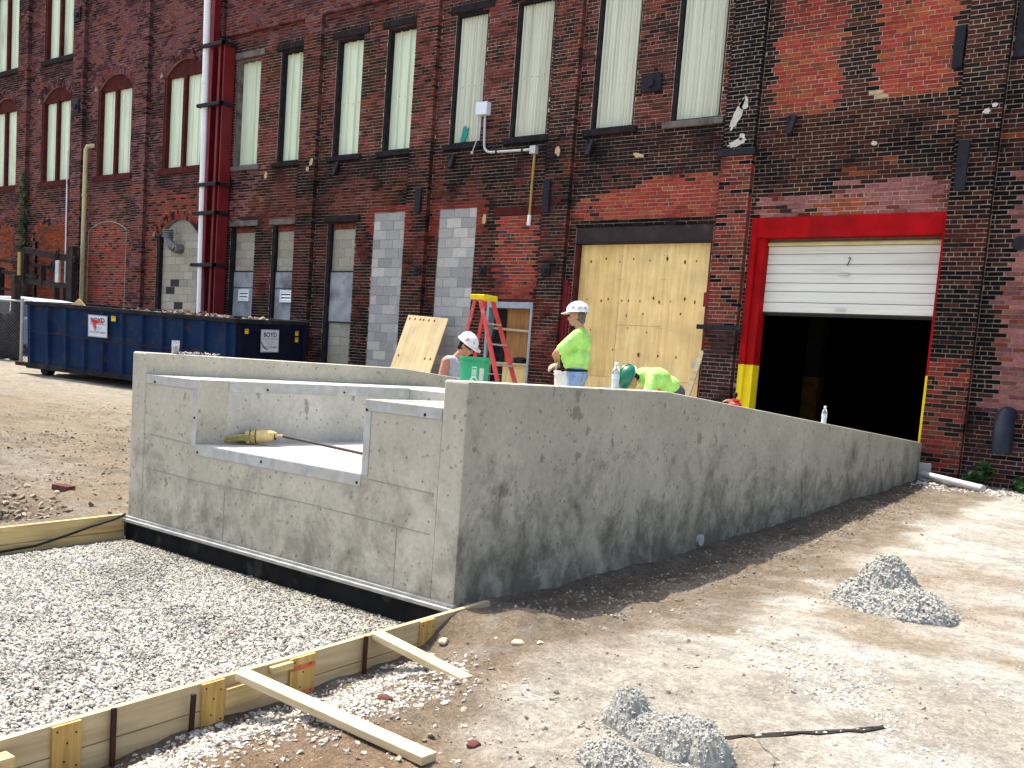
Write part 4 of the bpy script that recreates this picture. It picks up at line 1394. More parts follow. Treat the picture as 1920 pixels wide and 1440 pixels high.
parts.append(zone(900, -9.7, -8.4, 3.6, 4.8, (.24, .20, .15), .015, .045, .5, lambda X, Y: np.exp(-(((X + 9) / .5) ** 2 + ((Y - 4.15) / .4) ** 2))))
P = np.concatenate([p[0] for p in parts]); S = np.concatenate([p[1] for p in parts]); Cc = np.concatenate([p[2] for p in parts])
tag(stones('loose_stones', P, S, Cc), 'loose pebbles and clods scattered over the bare yard', 'stones', kind='stuff')


def rock(name, label, cat, x, y, s, col, flat=.6, sub=2, rough=.18, seed=0, group=None, sx=1, sy=1, rot=0, lift=.35, bumpy=0.0):
    bm = bmesh.new()
    bmesh.ops.create_icosphere(bm, subdivisions=sub, radius=1)
    rn = random.Random(seed)
    from mathutils import noise as mn
    o3 = Vector((rn.uniform(0, 50), rn.uniform(0, 50), rn.uniform(0, 50)))
    for v in bm.verts:
        k = 1 + rough * 2 * mn.noise(v.co * 1.4 + o3) + rough * mn.noise(v.co * 3.4 + o3)
        if bumpy: k += bumpy * mn.noise(v.co * 9 + o3) + bumpy * .8 * mn.noise(v.co * 17 + o3)
        v.co = Vector((v.co.x * sx, v.co.y * sy, v.co.z * flat)) * k * s
    for f in bm.faces: f.smooth = True
    me = bpy.data.meshes.new(name); bm.to_mesh(me); bm.free()
    me.materials.append(col)
    o = bpy.data.objects.new(name, me); COL.objects.link(o)
    o.location = (x, y, gzs(x, y) + s * flat * lift * .6); o.rotation_euler = (0, 0, rot)
    return tag(o, label, cat, group)


M['rock_tan'] = plain('field_stone', (.42, .34, .26), .9, 0, .3, 20, .3)
M['rock_red'] = plain('brick_bit', (.13, .055, .045), .9, 0, .35, 25, .4)
M['rubble'] = plain('set_mortar', (.38, .372, .34), .95, 0, .35, 40, .8, dirt=(.25, .243, .22), dirt_amt=.45)
rock('rock', 'pale angular rock against the form beside the nearer brace', 'rock', -3.66, 4.14, .050, M['rock_tan'], .8, 3, .2, 1, bumpy=.04)
rock('rock', 'smooth tan cobble on the dirt spoil near the dock corner', 'rock', -3.30, 4.50, .034, M['rock_tan'], .6, 3, .08, 2, sx=1.3, bumpy=.03)
rock('rock', 'small tan rock beside the form board end at the dock', 'rock', -3.80, 4.42, .034, M['rock_tan'], .7, 3, .2, 3, bumpy=.04)
rock('brick_fragment', 'dark red brick fragment on the gravel between the two braces', 'brick', -3.30, 3.42, .035, M['rock_red'], .6, 3, .15, 4, sx=1.3, bumpy=.05)
rock('brick_fragment', 'reddish brick chunk on the brown dirt right of the long brace', 'brick', -2.62, 3.30, .030, M['rock_red'], .7, 3, .15, 5, bumpy=.05)

# heap of dumped mortar right of the dock, and broken lumps in front
def heap(name, label, x, y, w, d, h, seed, mat, n=70, steep=1.0, cones=None):
    V, Q = [], []
    xs = np.linspace(-1, 1, n)
    Xg, Yg = np.meshgrid(xs, xs)
    rr = np.sqrt(Xg ** 2 + Yg ** 2) * (1 + .35 * (fbm(Xg * 1.6 + seed, Yg * 1.6, seed, 3) - .5))
    Z = np.clip(1 - rr, 0, 1) ** .8
    if cones:
        Z = np.zeros_like(Z)
        for (cx, cy, cr, ch) in cones:
            q = np.sqrt((Xg - cx) ** 2 + (Yg - cy) ** 2) / cr
            q = q * (1 + .5 * (fbm(Xg * 2.2 + seed, Yg * 2.2, seed, 3) - .5))
            Z = np.maximum(Z, ch * np.clip(1 - q ** steep, 0, 1))
    Z = Z * (.72 + .5 * fbm(Xg * 3 + 9, Yg * 3, seed + 5, 3)) * h * sstep(1, .78, np.abs(Xg)) * sstep(1, .78, np.abs(Yg))
    bump_ = (fbm(Xg * 9, Yg * 9, seed + 9, 3) - .5) * .09 * h + (noise(Xg * 30, Yg * 30, seed + 3) - .5) * .07 * h
    Z = np.where(Z > .004, Z + bump_, Z - .10)
    X = x + Xg * w / 2; Y = y + Yg * d / 2
    Zg = ground_h(X, Y) + Z
    idx = np.arange(n * n).reshape(n, n)
    q = np.stack([idx[:-1, :-1], idx[:-1, 1:], idx[1:, 1:], idx[1:, :-1]], -1)
    V = np.stack([X, Y, Zg], -1).reshape(-1, 3)
    o = np_mesh(name, V, q, mat)
    # lumps of aggregate sticking out of it
    f = Z.ravel() > .02
    pts = V[f]
    sel = RNG.choice(len(pts), min(len(pts), int((2600 if w > .9 else 6500) * w * d)), replace=False)
    P_ = pts[sel] + RNG.normal(0, .006, (len(sel), 3))
    a = stones('aggregate', P_, RNG.uniform(.005, .015, len(sel)) * (1 if w > .9 else .55), scol(len(sel), (.39, .38, .345), .3), o, .8)
    a['kind'] = 'stuff'
    nk = int(420 * w)
    an = RNG.uniform(0, 6.283, nk); rr_ = 0.62 + np.abs(RNG.normal(0, .26, nk))
    sx_, sy_ = x + rr_ * np.cos(an) * w / 2, y + rr_ * np.sin(an) * d / 2
    sk = stones('spilled_bits', np.stack([sx_, sy_, ground_h(sx_, sy_) + .003], -1), RNG.uniform(.003, .013, nk) * (1 if w > .9 else .7), scol(nk, (.39, .38, .345), .3), o, .7)
    sk['kind'] = 'stuff'
    return tag(o, label, 'heap' if 'heap' in name else 'rubble')


heap('mortar_heap', 'knee-low grey heap of dumped mortar right of the dock wall', -2.05, 7.55, 1.02, .98, .42, 4, M['rubble'], 90, 1.7, [(-.18, .1, .60, .92), (.36, -.25, .55, .50), (.0, -.2, .88, .34), (.62, -.42, .36, .3), (-.48, -.1, .5, .42)])
heap('mortar_lump', 'broken lump of set mortar nearest the long brace in the foreground', -2.16, 3.92, .44, .36, .17, 7, M['rubble'], 46, 3.0, [(-.2, .1, .62, 1.0), (.35, -.1, .55, .6)])
heap('mortar_lump', 'largest foreground lump of broken mortar, beside the pavement crack', -1.86, 3.86, .52, .40, .17, 12, M['rubble'], 50, 3.0, [(-.1, .1, .75, .95), (.45, -.15, .45, .8), (-.5, -.2, .4, .55)])
heap('mortar_lump', 'smallest mortar lump at the bottom edge in front of the others', -2.02, 3.50, .44, .26, .10, 15, M['rubble'], 44, 2.5, [(0, 0, .8, 1.0), (-.5, .1, .4, .7)])

# broken pavement plates with open cracks
ground_z = gzs


def slab(P, t=.014):
    """thin plate of broken paving, flush with the dusty ground"""
    n = len(P)
    cx = sum(p[0] for p in P) / n; cy = sum(p[1] for p in P) / n
    top = [(x, y, ground_z(x, y) + t) for x, y in P]
    V = top + [(x, y, z - .06) for x, y, z in top] + [(cx, cy, ground_z(cx, cy) + t)]
    F = []
    for i in range(n):
        j = (i + 1) % n
        F += [(i, j, 2 * n), (i + n, j + n, j), (i + n, j, i)]
    o = np_mesh('pavement_plate', V, F, M['ground'], None, ground_col(*[np.array([[v[k] for v in V]]) for k in (0, 1)], np.zeros((1, len(V)), bool))[0], kind='structure', n=3)


def jag(P, amp=.018, seg=5):
    out = []
    for i in range(len(P)):
        a, b = Vector((*P[i], 0)), Vector((*P[(i + 1) % len(P)], 0))
        for k in range(seg):
            p = a.lerp(b, k / seg)
            out.append((p.x + random.uniform(-amp, amp), p.y + random.uniform(-amp, amp)))
    return out


slab(jag([(-1.80, 4.03), (-1.70, 4.18), (-1.52, 4.02), (-1.38, 3.55), (-1.66, 3.50)], .007), .007)
slab(jag([(-1.675, 4.17), (-1.36, 4.54), (-1.0, 4.42), (-.95, 3.70), (-1.36, 3.56), (-1.50, 4.03)], .007), .008)
slab(jag([(-1.82, 4.062), (-1.715, 4.206), (-1.384, 4.586), (-1.28, 4.74), (-1.56, 4.96), (-1.95, 4.5)], .007), .010)
cr = MB()
for (a_, b_) in (((-1.86, 4.02), (-1.79, 4.07)), ((-1.79, 4.07), (-1.745, 4.185)), ((-1.745, 4.185), (-1.68, 4.195)), ((-1.68, 4.195), (-1.56, 4.37)), ((-1.56, 4.37), (-1.47, 4.44)), ((-1.47, 4.44), (-1.385, 4.57)), ((-1.385, 4.57), (-1.33, 4.60)), ((-1.33, 4.60), (-1.27, 4.73))):
    cr.bar((a_[0], a_[1], ground_z(*a_) + .004), (b_[0], b_[1], ground_z(*b_) + .003), random.uniform(.012, .030), .006)
o = cr.build('crack_shade', plain('crack_shade', (.03, .024, .02), 1.0), None); o['kind'] = 'structure'  # dark bars paint the shade down inside the crack


# ------------------------------------------------------------------ form boards of the apron
RF = thing('form_board', 'long timber form running from the dock corner to the lower left edge', 'formwork', (-3.95, 3.0, -.2))
def ftop(y): return .022 - .037 * (4.55 - y)
XA, XB = -3.972, -3.934
def fboard(y0, y1, z0, z1, x0=XA, x1=XB, mat='lumber', parent=RF, name='plank', bev=.004):
    V = []
    for (y, dz) in ((y0, ftop(y0)), (y1, ftop(y1))):
        V += [(x0, y, dz + z0), (x1, y, dz + z0), (x1, y, dz + z1), (x0, y, dz + z1)]
    return MB().add(V, [(0, 3, 2, 1), (4, 5, 6, 7), (0, 1, 5, 4), (1, 2, 6, 5), (2, 3, 7, 6), (3, 0, 4, 7)]).build(name, M[mat], parent, bevel=bev)


for (y0, y1, mt) in ((4.12, 5.02, 'lumber_grey'), (2.86, 4.118, 'lumber_grey'), (1.0, 2.858, 'lumber_grey')):
    fboard(y0, y1, -.139, 0, mat=mt); fboard(y0, y1, -.28, -.143, mat='lumber' if y0 > 4 else mt)
for (y, w) in ((4.40, .13), (3.42, .17), (2.86, .13), (2.12, .13)):
    cl = fboard(y - w / 2, y + w / 2, -.255, -.004, XB + .001, XB + .017, 'cleat', RF, 'plywood_cleat', .002)
    nm = MB()
    for (dy, dz) in ((-.35, -.03), (.3, -.05), (0, -.09), (-.1, -.17), (.33, -.2), (-.38, -.22)):
        nm.tube([(XB + .016, y + dy * w, ftop(y) + dz), (XB + .0195, y + dy * w, ftop(y) + dz)], .0045, 6)
    nm.build('nails', M['iron'], cl)
    if w > .15:
        nm = MB(); nm.box(XB + .0172, XB + .0182, y - w * .48, y + w * .48, ftop(y) - .075, ftop(y) - .045); nm.build('paint_mark', plain('orange_mark', (.62, .18, .08), .8, 0, .4, 20), cl); nm = MB(); nm.box(XB + .0172, XB + .0182, y - w * .1, y + w * .45, ftop(y) - .21, ftop(y) - .19)
        nm.build('paint_mark', plain('orange_mark', (.62, .18, .08), .8, 0, .4, 20), cl)
for (y, t) in ((2.33, 0), (3.87, 0), (2.72, 1)):
    m = MB(); m.bar((XB + .022, y + (.01 if t else 0), ftop(y) - .34), (XB + .022 + (.03 if t else 0), y, ftop(y) + (.01 if not t else -.02)), .022, .018, (1, 0, 0))
    m.build('steel_stake', M['rust'], RF, bevel=.002)
fboard(2.92, 3.16, -.15, -.055, XB + .002, XB + .036, 'lumber', RF, 'short_block')
fboard(3.20, 3.34, -.05, -.012, XB + .002, XB + .036, 'lumber', RF, 'short_block')
fboard(1.80, 1.86, -.11, -.04, XB + .02, XB + .10, 'lumber', RF, 'short_block')

LF = thing('form_board', 'yellow timber form leading left from the far front corner of the dock', 'formwork', (-7.96, 4.0, -.15))
for (y0, y1) in ((2.2, 4.77),):
    for (z0, z1, dx) in ((-.115, 0.03, 0), (-.26, -.119, .003)):
        V = []
        for y in (y0, y1):
            dz = -.028 * (4.78 - y)
            V += [(-7.985 + dx, y, dz + z0), (-7.945 + dx, y, dz + z0), (-7.945 + dx, y, dz + z1), (-7.985 + dx, y, dz + z1)]
        MB().add(V, [(0, 3, 2, 1), (4, 5, 6, 7), (0, 1, 5, 4), (1, 2, 6, 5), (2, 3, 7, 6), (3, 0, 4, 7)]).build('plank', M['lumber'], LF, bevel=.004)
cb = MB(); cb.tube([(-7.92, 4.76, .035), (-7.91, 4.66, -.0), (-7.92, 4.45, -.05), (-7.90, 4.2, -.11), (-7.89, 3.95, -.165), (-7.9, 3.6, -.195), (-7.9, 3.2, -.21)], .011, 8)
tag(cb.build('cable', M['rubber'], None, smooth=True), 'black cable sagging across the inside of the yellow form board', 'cable')


def brace(label, a, b, w=.085, h=.038):
    t = thing('timber_brace', label, 'timber', (0, 0, 0), 'braces propping the form')
    o = MB().bar(a, b, w, h).build('timber_brace', M['lumber_x'], None, bevel=.004)
    bpy.data.objects.remove(t)
    return tag(o, label, 'timber', 'braces propping the form')


brace('long pale timber brace reaching furthest into the foreground dirt', (-3.90, 3.01, -.035), (-2.60, 2.985, -.060), .088, .04)
brace('shorter timber brace nearer the dock, its end buried in pale dirt', (-3.93, 3.98, -.010), (-3.14, 3.86, -.050), .085, .04)

# ------------------------------------------------------------------ small things on and round the dock
def bottle(x, y, z, label):
    t = thing('water_bottle', label, 'bottle', (x, y, z), 'clear water bottles on the wall')
    g = NT('bottle_plastic'); g.p.inputs['Transmission Weight'].default_value = .85; g.p.inputs['IOR'].default_value = 1.2
    M.setdefault('pet', g.out((.92, .96, .98), .08))
    M.setdefault('cap', plain('white_cap', (.85, .86, .87), .4, 0, .05))
    M.setdefault('water', plain('milky_water', (.70, .76, .78), .15, 0, .05))
    M.setdefault('blabel', plain('bottle_label', (.55, .66, .72), .4, 0, .3, 40))
    pr = [(.028, .0), (.031, .006), (.031, .05), (.029, .056), (.031, .062), (.031, .105), (.0295, .11), (.031, .125), (.027, .15), (.018, .172), (.0125, .184), (.0125, .196)]
    b = MB().lathe(pr, (x, y, z), 20).build('bottle_body', M['pet'], t, smooth=True)
    MB().lathe([(.026, .004), (.0285, .01), (.0285, .075)], (x, y, z), 18).build('water', M['water'], b, smooth=True)
    MB().lathe([(.0318, .075), (.0318, .115)], (x, y, z), 20).build('paper_label', M['blabel'], b, smooth=True)
    MB().lathe([(.0155, .190), (.0155, .208), (.014, .211)], (x, y, z), 16).build('cap', M['cap'], t, smooth=True)


def wtop(y): return 1.48 if y < 7.42 else 1.48 - (y - 7.42) * (1.48 - .915) / (DY1 - 7.42)
bottle(-4.165, 6.72, 1.481, 'water bottle on the level wall top beside the bending worker')
bottle(-4.165, 11.45, wtop(11.45) + .001, 'water bottle standing alone on the sloping wall before the dark doorway')


def bucket(x, y, z, r0, r1, h, mat, label, rot=0, handle=True):
    t = thing('bucket', label, 'bucket', (x, y, z))
    pr = [(r0 * .2, .004), (r0, 0), (r1, h * .82), (r1 + .012, h * .82), (r1 + .012, h * .86), (r1, h * .86), (r1 + .002, h * .93), (r1 + .010, h * .93), (r1 + .010, h), (r1 - .006, h), (r0 - .01, .03), (.01, .02)]
    o = MB().lathe(pr, (x, y, z), 30).build('bucket_body', mat, t, smooth=True)
    return t, o


M['green_plastic'] = plain('green_plastic', (.008, .30, .13), .4, 0, .08, 6, dirt=(.16, .42, .30), dirt_amt=.25)
M['white_plastic'] = plain('white_plastic', (.78, .77, .72), .5, 0, .08, 6)
gx_, gy_ = -6.70, 7.98
t, o = bucket(gx_, gy_, DECK, .14, .155, .375, M['green_plastic'], 'green plastic bucket with white warning print behind the dock corner')
# the print on its side: a box with a crossed ring, and a smear of mortar (curved patches 1 mm proud)
def on_bucket(name, a0, a1, z0, z1, mat, parent, rr=.0015):
    V, Q = [], []
    n = 8
    for i in range(n + 1):
        a = a0 + (a1 - a0) * i / n
        for zz in (z0, z1):
            r = .14 + (.155 - .14) * zz / (.375 * .82) + rr
            V.append((gx_ + r * math.cos(a), gy_ + r * math.sin(a), DECK + zz))
    for i in range(n): Q.append((2 * i, 2 * i + 2, 2 * i + 3, 2 * i + 1))
    return MB().add(V, Q).build(name, mat, parent)


ac = math.atan2(-gy_, -gx_)
M['print'] = plain('white_print', (.62, .80, .70), .6, 0, .1)
for (p, q, z0, z1) in ((-.17, -.155, .07, .27), (.155, .17, .07, .27), (-.155, .155, .262, .27), (-.155, .155, .07, .078), (-.155, .155, .165, .172)):
    on_bucket('printed_line', ac + p, ac + q, z0, z1, M['print'], o)
for k in range(5): on_bucket('printed_line', ac - .13 + .055 * k, ac - .13 + .055 * k + .03, .18, .25 - .01 * (k % 2), M['print'], o)
m = MB()
for k in range(24):
    a0, a1 = 2 * math.pi * k / 24, 2 * math.pi * (k + 1) / 24
    V = []
    for aa, rr in ((a0, .036), (a1, .036), (a1, .044), (a0, .044)):
        an = ac + rr * math.cos(aa) / .149; zz = .12 + rr * math.sin(aa); r = .14 + .0488 * zz + .002
        V.append((gx_ + r * math.cos(an), gy_ + r * math.sin(an), DECK + zz))
    m.add(V, [(0, 1, 2, 3)])
V = []
for (s_, t_) in ((-.03, .026), (-.024, .032), (.03, -.026), (.024, -.032)):
    an = ac + s_ / .149; zz = .12 + t_; r = .14 + .0488 * zz + .0022
    V.append((gx_ + r * math.cos(an), gy_ + r * math.sin(an), DECK + zz))
m.add(V, [(0, 1, 2, 3)])
m.build('printed_ring', M['print'], o)
on_bucket('mortar_smear', ac + .36, ac + .72, .0, .26, plain('dried_mortar', (.55, .56, .52), .9, 0, .3, 40, .3), o, .002)
bucket(-7.83, 11.30, 1.245, .13, .152, .34, M['white_plastic'], 'white plastic bucket on the far wall beside the standing worker')
# ridges of the white bucket come from its lathe profile

# cut-off bottle with dirt and a spill of pebbles on the far wall
t = thing('cut_bottle', 'cut-off clear bottle holding dirt on the far corner of the dock wall', 'bottle', (-7.80, 5.12, 1.481))
MB().lathe([(.028, 0), (.033, .004), (.031, .05), (.034, .055), (.034, .12), (.033, .12), (.032, .058), (.03, .01)], (-7.80, 5.12, 1.481), 18).build('bottle_body', M['pet'], t, smooth=True)
MB().lathe([(.028, .004), (.029, .01), (.030, .075), (.015, .085)], (-7.80, 5.12, 1.481), 16).build('dirt', plain('dirt_fill', (.24, .20, .19), .9, 0, .5, 60), t, smooth=True)
n = 90
P = np.stack([RNG.normal(-7.80, .03, n).clip(-7.92, -7.74), 5.17 + RNG.random(n) ** 1.6 * .42, np.full(n, 1.485)], -1)
P[:, 2] += RNG.random(n) * .02
tag(stones('pebble_spill', P, RNG.uniform(.005, .013, n), scol(n, (.42, .40, .38), .4)), 'small spill of pebbles on the far wall top beside the cut bottle', 'pebbles', kind='stuff')

# red cord reel on the wall
yy = 8.98; zz = wtop(yy) + .001
t = thing('cord_reel', 'small red reel with black knob and a loop of cord on the sloping wall', 'reel', (-4.17, yy, zz))
M['red_plastic'] = plain('red_plastic', (.55, .015, .02), .35, 0, .1)
MB().lathe([(.05, 0), (.068, .008), (.068, .03), (.05, .04), (.042, .055), (.05, .06), (.05, .072), (.02, .076)], (-4.17, yy, zz - .006), 22).build('reel_body', M['red_plastic'], t, smooth=True)
k_ = MB(); k_.tube([(-4.17, yy, zz + .06), (-4.17, yy, zz + .092)], .008, 8); k_.lathe([(.008, .085), (.019, .095), (.022, .115), (.014, .132), (.004, .137)], (-4.17, yy, zz), 14); k_.build('knob', M['rubber'], t, smooth=True)
c_ = MB()
for q in range(3):
    c_.tube([(-4.17 + .02 * q, yy - .05 - .21 * math.sin(math.pi * i / 10) * (1 - .2 * q), zz + .006 + .045 * math.sin(math.pi * i / 10) + .014 * (1 if q else 0)) if False else
             (-4.14 - .02 * q, yy - .06 - .03 * i * (1 - .15 * q), zz + .022 + .034 * math.sin(math.pi * i / 9) * (1 - .25 * q) + .002 * i * .9) for i in range(10)], .0045, 6)
c_.build('cord', plain('orange_cord', (.60, .33, .22), .6), t, smooth=True)

# broom lying in the pit
t = thing('broom', 'straw broom with a dark handle lying on the pit floor', 'broom', (-6.6, 5.5, PIT))
M['straw'] = mat_wood('straw', (.74, .56, .26), (.50, .36, .13), 0, 3.0, .9, False)
M['straw_dark'] = mat_wood('straw_tip', (.56, .45, .18), (.30, .24, .08), 0, 3.0, .9, False)
z = PIT + .004
head = Vector((-7.06, 5.14, z)); neck = Vector((-6.74, 5.42, z + .04)); tip = Vector((-5.35, 5.50, z + .03))
bx = (neck - head).normalized(); by = Vector((-bx.y, bx.x, 0))
m = MB()
for k in range(420):
    s_ = random.uniform(-1, 1); u_ = random.uniform(0, 1)
    a_ = head + by * s_ * .115 + Vector((0, 0, .008 + u_ * .05)) - bx * random.uniform(-.04, .02) + bx * .03 * s_ * s_
    b_ = head + bx * .26 + by * s_ * .055 + Vector((0, 0, .012 + u_ * .05))
    m.tube([a_, (a_ + b_) / 2 + Vector((0, 0, .006)), b_], [.0022, .003, .003], 4, False)
hd = m.build('bristles', M['straw_dark'], t); hd['kind'] = 'stuff'
m = MB()
pts = [head + bx * d_ + Vector((0, 0, .035 + .004 * i)) for i, d_ in enumerate((.19, .25, .32, .38, .42, .45))]
m.tube(pts, [.062, .058, .055, .050, .036, .018], 14)
m.build('straw_bundle', M['straw'], t, smooth=True)
m = MB()
for d_ in (.225, .27, .43): m.tube([head + bx * d_ + Vector((0, 0, .04)), head + bx * (d_ + .008) + Vector((0, 0, .04))], .0615 if d_ < .4 else .034, 14)
m.build('binding_wire', M['rust'], t)
m = MB(); m.tube([head + bx * .43 + Vector((0, 0, .045)), head + bx * .50 + Vector((0, 0, .04))], .013, 10); m.build('bare_handle', M['lumber_x'], t, smooth=True)
m = MB(); m.tube([head + bx * .50 + Vector((0, 0, .04)), tip], .0125, 10); m.build('handle', plain('dark_handle', (.055, .04, .045), .5, 0, .3, 20), t, smooth=True)

# brick lying on the dirt at the left
o = MB().box(-.105, .105, -.05, .05, 0, .06).build('loose_brick', M['rock_red'], None, bevel=.005)
o.location = (-9.42, 4.98, gzs(-9.42, 4.98) + .012); o.rotation_euler = (0, .03, R(18))
tag(o, 'single dark red brick lying on the dirt left of the dock', 'brick')
rock('rock', 'pale stone leaning on the loose brick', 'rock', -9.33, 4.87, .03, M['rock_tan'], .9, 2, .1, 8)

# grey pipe on the ground by the end of the dock
m = MB(); m.tube([(-3.96, 15.22, gzs(-3.96, 15.2) + .10), (-3.02, 14.72, gzs(-3.0, 14.7) + .055)], .055, 16); m.tube([(-3.02, 14.72, gzs(-3, 14.7) + .055), (-3.03, 14.725, gzs(-3, 14.7) + .055)], .048, 16)
tag(m.build('drain_pipe', M['grey_pipe'], None, smooth=True), 'grey plastic drain pipe lying at the end of the dock wall', 'pipe')


# ------------------------------------------------------------------ pipes, conduits and steel on the front
t = thing('downpipe', 'tall white downpipe left of the red steel columns', 'pipe', (-22.75, FY - .32, .8))
MB().tube([(-22.06, FY - .32, .75), (-22.40, FY - .32, TOP)], .092, 16).build('pipe', M['white_pipe'], t, smooth=True)
m = MB()
for z_ in (8.1, 5.6, 10.4): m.tube([(-22.06 - (z_ - .75) * .028, FY - .32, z_), (-22.06 - (z_ - .65) * .028, FY - .32, z_ + .1)], .102, 16)
m.build('pipe_socket', M['white_pipe'], t, smooth=True)
t = thing('steel_columns', 'pair of red steel columns tied with black clamps beside the white pipe', 'column', (-22.0, FY - .2, .8))
for (x, zt) in ((-21.98, 10.4), (-21.56, 9.05)):
    c = MB()
    if x < -21.8: c.box(x - .10, x + .02, FY - .36, FY - .34, .7, zt); c.box(x - .10, x - .08, FY - .34, FY - .05, .7, zt)
    else: c.box(x - .16, x - .08, FY - .36, FY - .33, .7, zt); c.box(x - .13, x - .11, FY - .33, FY - .08, .7, zt); c.box(x - .13, x + .09, FY - .08, FY - .05, .7, zt); c.box(x + .05, x + .09, FY - .36, FY - .08, .7, zt)
    c.build('column', M['red_steel'], t)
for z_ in (9.0, 7.55, 5.58, 4.87, 3.57):
    m = MB(); m.box(-22.42, -21.42, FY - .45, FY - .38, z_ - .045, z_ + .045); m.box(-22.45, -22.36, FY - .45, FY - .12, z_ - .03, z_ + .03); m.box(-21.50, -21.42, FY - .45, FY - .05, z_ - .045, z_ + .045)
    m.build('clamp', M['iron'], t, bevel=.006)
m = MB(); m.tube([(-28.30, FY - .16, .9), (-28.28, FY - .16, 6.95), (-28.24, FY - .14, 7.05), (-28.16, FY - .03, 7.08), (-28.12, FY + .02, 7.08)], .062, 12)
for z_ in (2.7, 4.1, 5.6): m.tube([(-28.29, FY - .16, z_), (-28.29, FY - .16, z_ + .09)], .072, 12)
tag(m.build('gas_pipe', M['beige_pipe'], None, smooth=True), 'beige gas pipe with a bent top on the pinkish front', 'pipe')
m = MB(); m.tube([(-29.50, FY - .04, 3.0), (-29.55, FY - .04, 7.05)], .024, 8)
tag(m.build('conduit', M['white_pipe'], None), 'thin pale conduit running up beside the beige gas pipe', 'pipe')
t = thing('junction_box', 'pale grey junction box with conduit beside the corrugated windows', 'electrical box', (-13.2, FY - .1, 6.5))
MB().box(-13.34, -13.05, FY - .15, FY - .005, 6.55, 6.80).build('box', M['box_white'], t, bevel=.012)
m = MB()
pts = [(-13.15, FY - .06, 6.55), (-13.12, FY - .06, 5.98), (-13.10, FY - .06, 5.90), (-13.03, FY - .06, 5.83), (-12.93, FY - .06, 5.81), (-11.92, FY - .06, 5.79)]
m.tube(pts, .027, 10); m.build('conduit', M['grey_pipe'], t, smooth=True)
m = MB(); m.tube([(-12.80, FY - .06, 5.808), (-12.76, FY - .06, 5.807)], .034, 10); m.build('coupling', M['iron'], t)
m = MB(); m.tube([(-12.15, FY - .06, 5.796), (-12.11, FY - .06, 5.795)], .034, 10); m.build('coupling', M['iron'], t)
MB().box(-11.92, -11.78, FY - .12, FY - .005, 5.70, 5.85).build('elbow_box', M['grey_pipe'], t, bevel=.01)
m = MB(); m.tube([(-11.83, FY - .06, 5.70), (-11.84, FY - .06, 4.52)], .026, 10); m.build('ochre_conduit', M['yellow_pipe'], t, smooth=True)
m = MB(); m.tube([(-11.84, FY - .06, 4.54), (-11.845, FY - .06, 4.34)], .04, 10); m.build('end_fitting', M['white_pipe'], t, smooth=True)
m = MB(); m.tube([(-13.24, FY - .08, 6.55), (-13.23, FY - .09, 6.25), (-13.30, FY - .12, 6.0), (-13.36, FY - .13, 5.84)], .010, 8); m.build('cable', M['grey_pipe'], t, smooth=True)
m = MB(); m.lathe([(.012, 0), (.03, .01), (.028, .05), (.01, .06)], (-13.37, FY - .13, 5.79), 10); m.build('cable_end', M['lumber_x'], t, smooth=True)
P = [(-13.84, 6.10), (-13.76, 6.12), (-13.72, 6.25), (-13.68, 6.40), (-13.74, 6.36), (-13.78, 6.44), (-13.84, 6.40), (-13.86, 6.26), (-13.90, 6.12)]
tag(MB().prism(P, 'y', FY + .075, FY + .10).build('teal_rag', M['teal'], None, bevel=.006), 'torn teal rag stuck at the foot of a corrugated window', 'rag')

# timbers leaning on the front
def leaning(name, label, mat, p, w, h, th, lean, rz=0, roll=0):
    o = MB().box(-w / 2, w / 2, -th / 2, th / 2, 0, h).build(name, mat, None, bevel=.003)
    o.rotation_euler = Matrix.Rotation(rz, 4, 'Z').to_3x3().to_4x4().to_euler()
    o.matrix_world = Matrix.Translation(p) @ Matrix.Rotation(rz, 4, 'Z') @ Matrix.Rotation(-lean, 4, 'X') @ Matrix.Rotation(roll, 4, 'Y')
    return tag(o, label, 'plywood' if 'ply' in name else 'timber')


o = leaning('plywood_sheet', 'pale plywood sheet leaning on the wall between the two block columns', M['ply_pale'], (-14.15, 14.42, gzs(-14, 14.4) - .02), 1.12, 2.2, .02, R(20), R(2), R(2.2))
for k in range(9):
    x_ = -.48 + .13 * (k % 8) + .02 * (k % 3); z_ = 2.12 if k < 6 else 1.28
    m = MB().prism([(x_ + .022 * math.cos(a), z_ + .03 * math.sin(a)) for a in np.linspace(0, 6.283, 9)[:-1]], 'y', -.0125, -.0095)
    m.build('knot', M['knot'], o)
leaning('leaning_plank', 'pale plank leaning against the brick pilaster between the two gateways', M['lumber_x'], (-8.12, 15.1, gzs(-8.2, 15.1) + .10), .09, 1.70, .035, R(11), 0, R(9))
t = thing('shovel', 'shovel with a long rusty handle leaning on the block infill', 'shovel', (-9.9, 12.2, .4))
m = MB(); m.tube([(-10.10, 12.0, .55), (-9.93, 12.22, 2.02)], .016, 8); m.build('handle', M['rust'], t, smooth=True)
m = MB(); m.tube([(-9.93, 12.22, 2.02), (-9.915, 12.24, 2.16)], .020, 8); m.build('grip', M['rubber'], t, smooth=True)
m = MB(); m.add([(-10.2, 11.98, .62), (-10.0, 12.02, .62), (-10.02, 11.97, .36), (-10.1, 11.95, .30), (-10.18, 11.93, .36)], [(0, 1, 2, 3, 4)]); b_ = m.build('blade', M['iron'], t)
b_.modifiers.new('s', 'SOLIDIFY').thickness = .006
o = rock('cap_cloth', 'crumpled black cloth on the batten of the small doorway', 'cloth', -12.0, FY + .17, .10, M['rubber'], .7, 3, .25, 6, sx=1.7, sy=.5)
o.location.z = 1.66 + .055

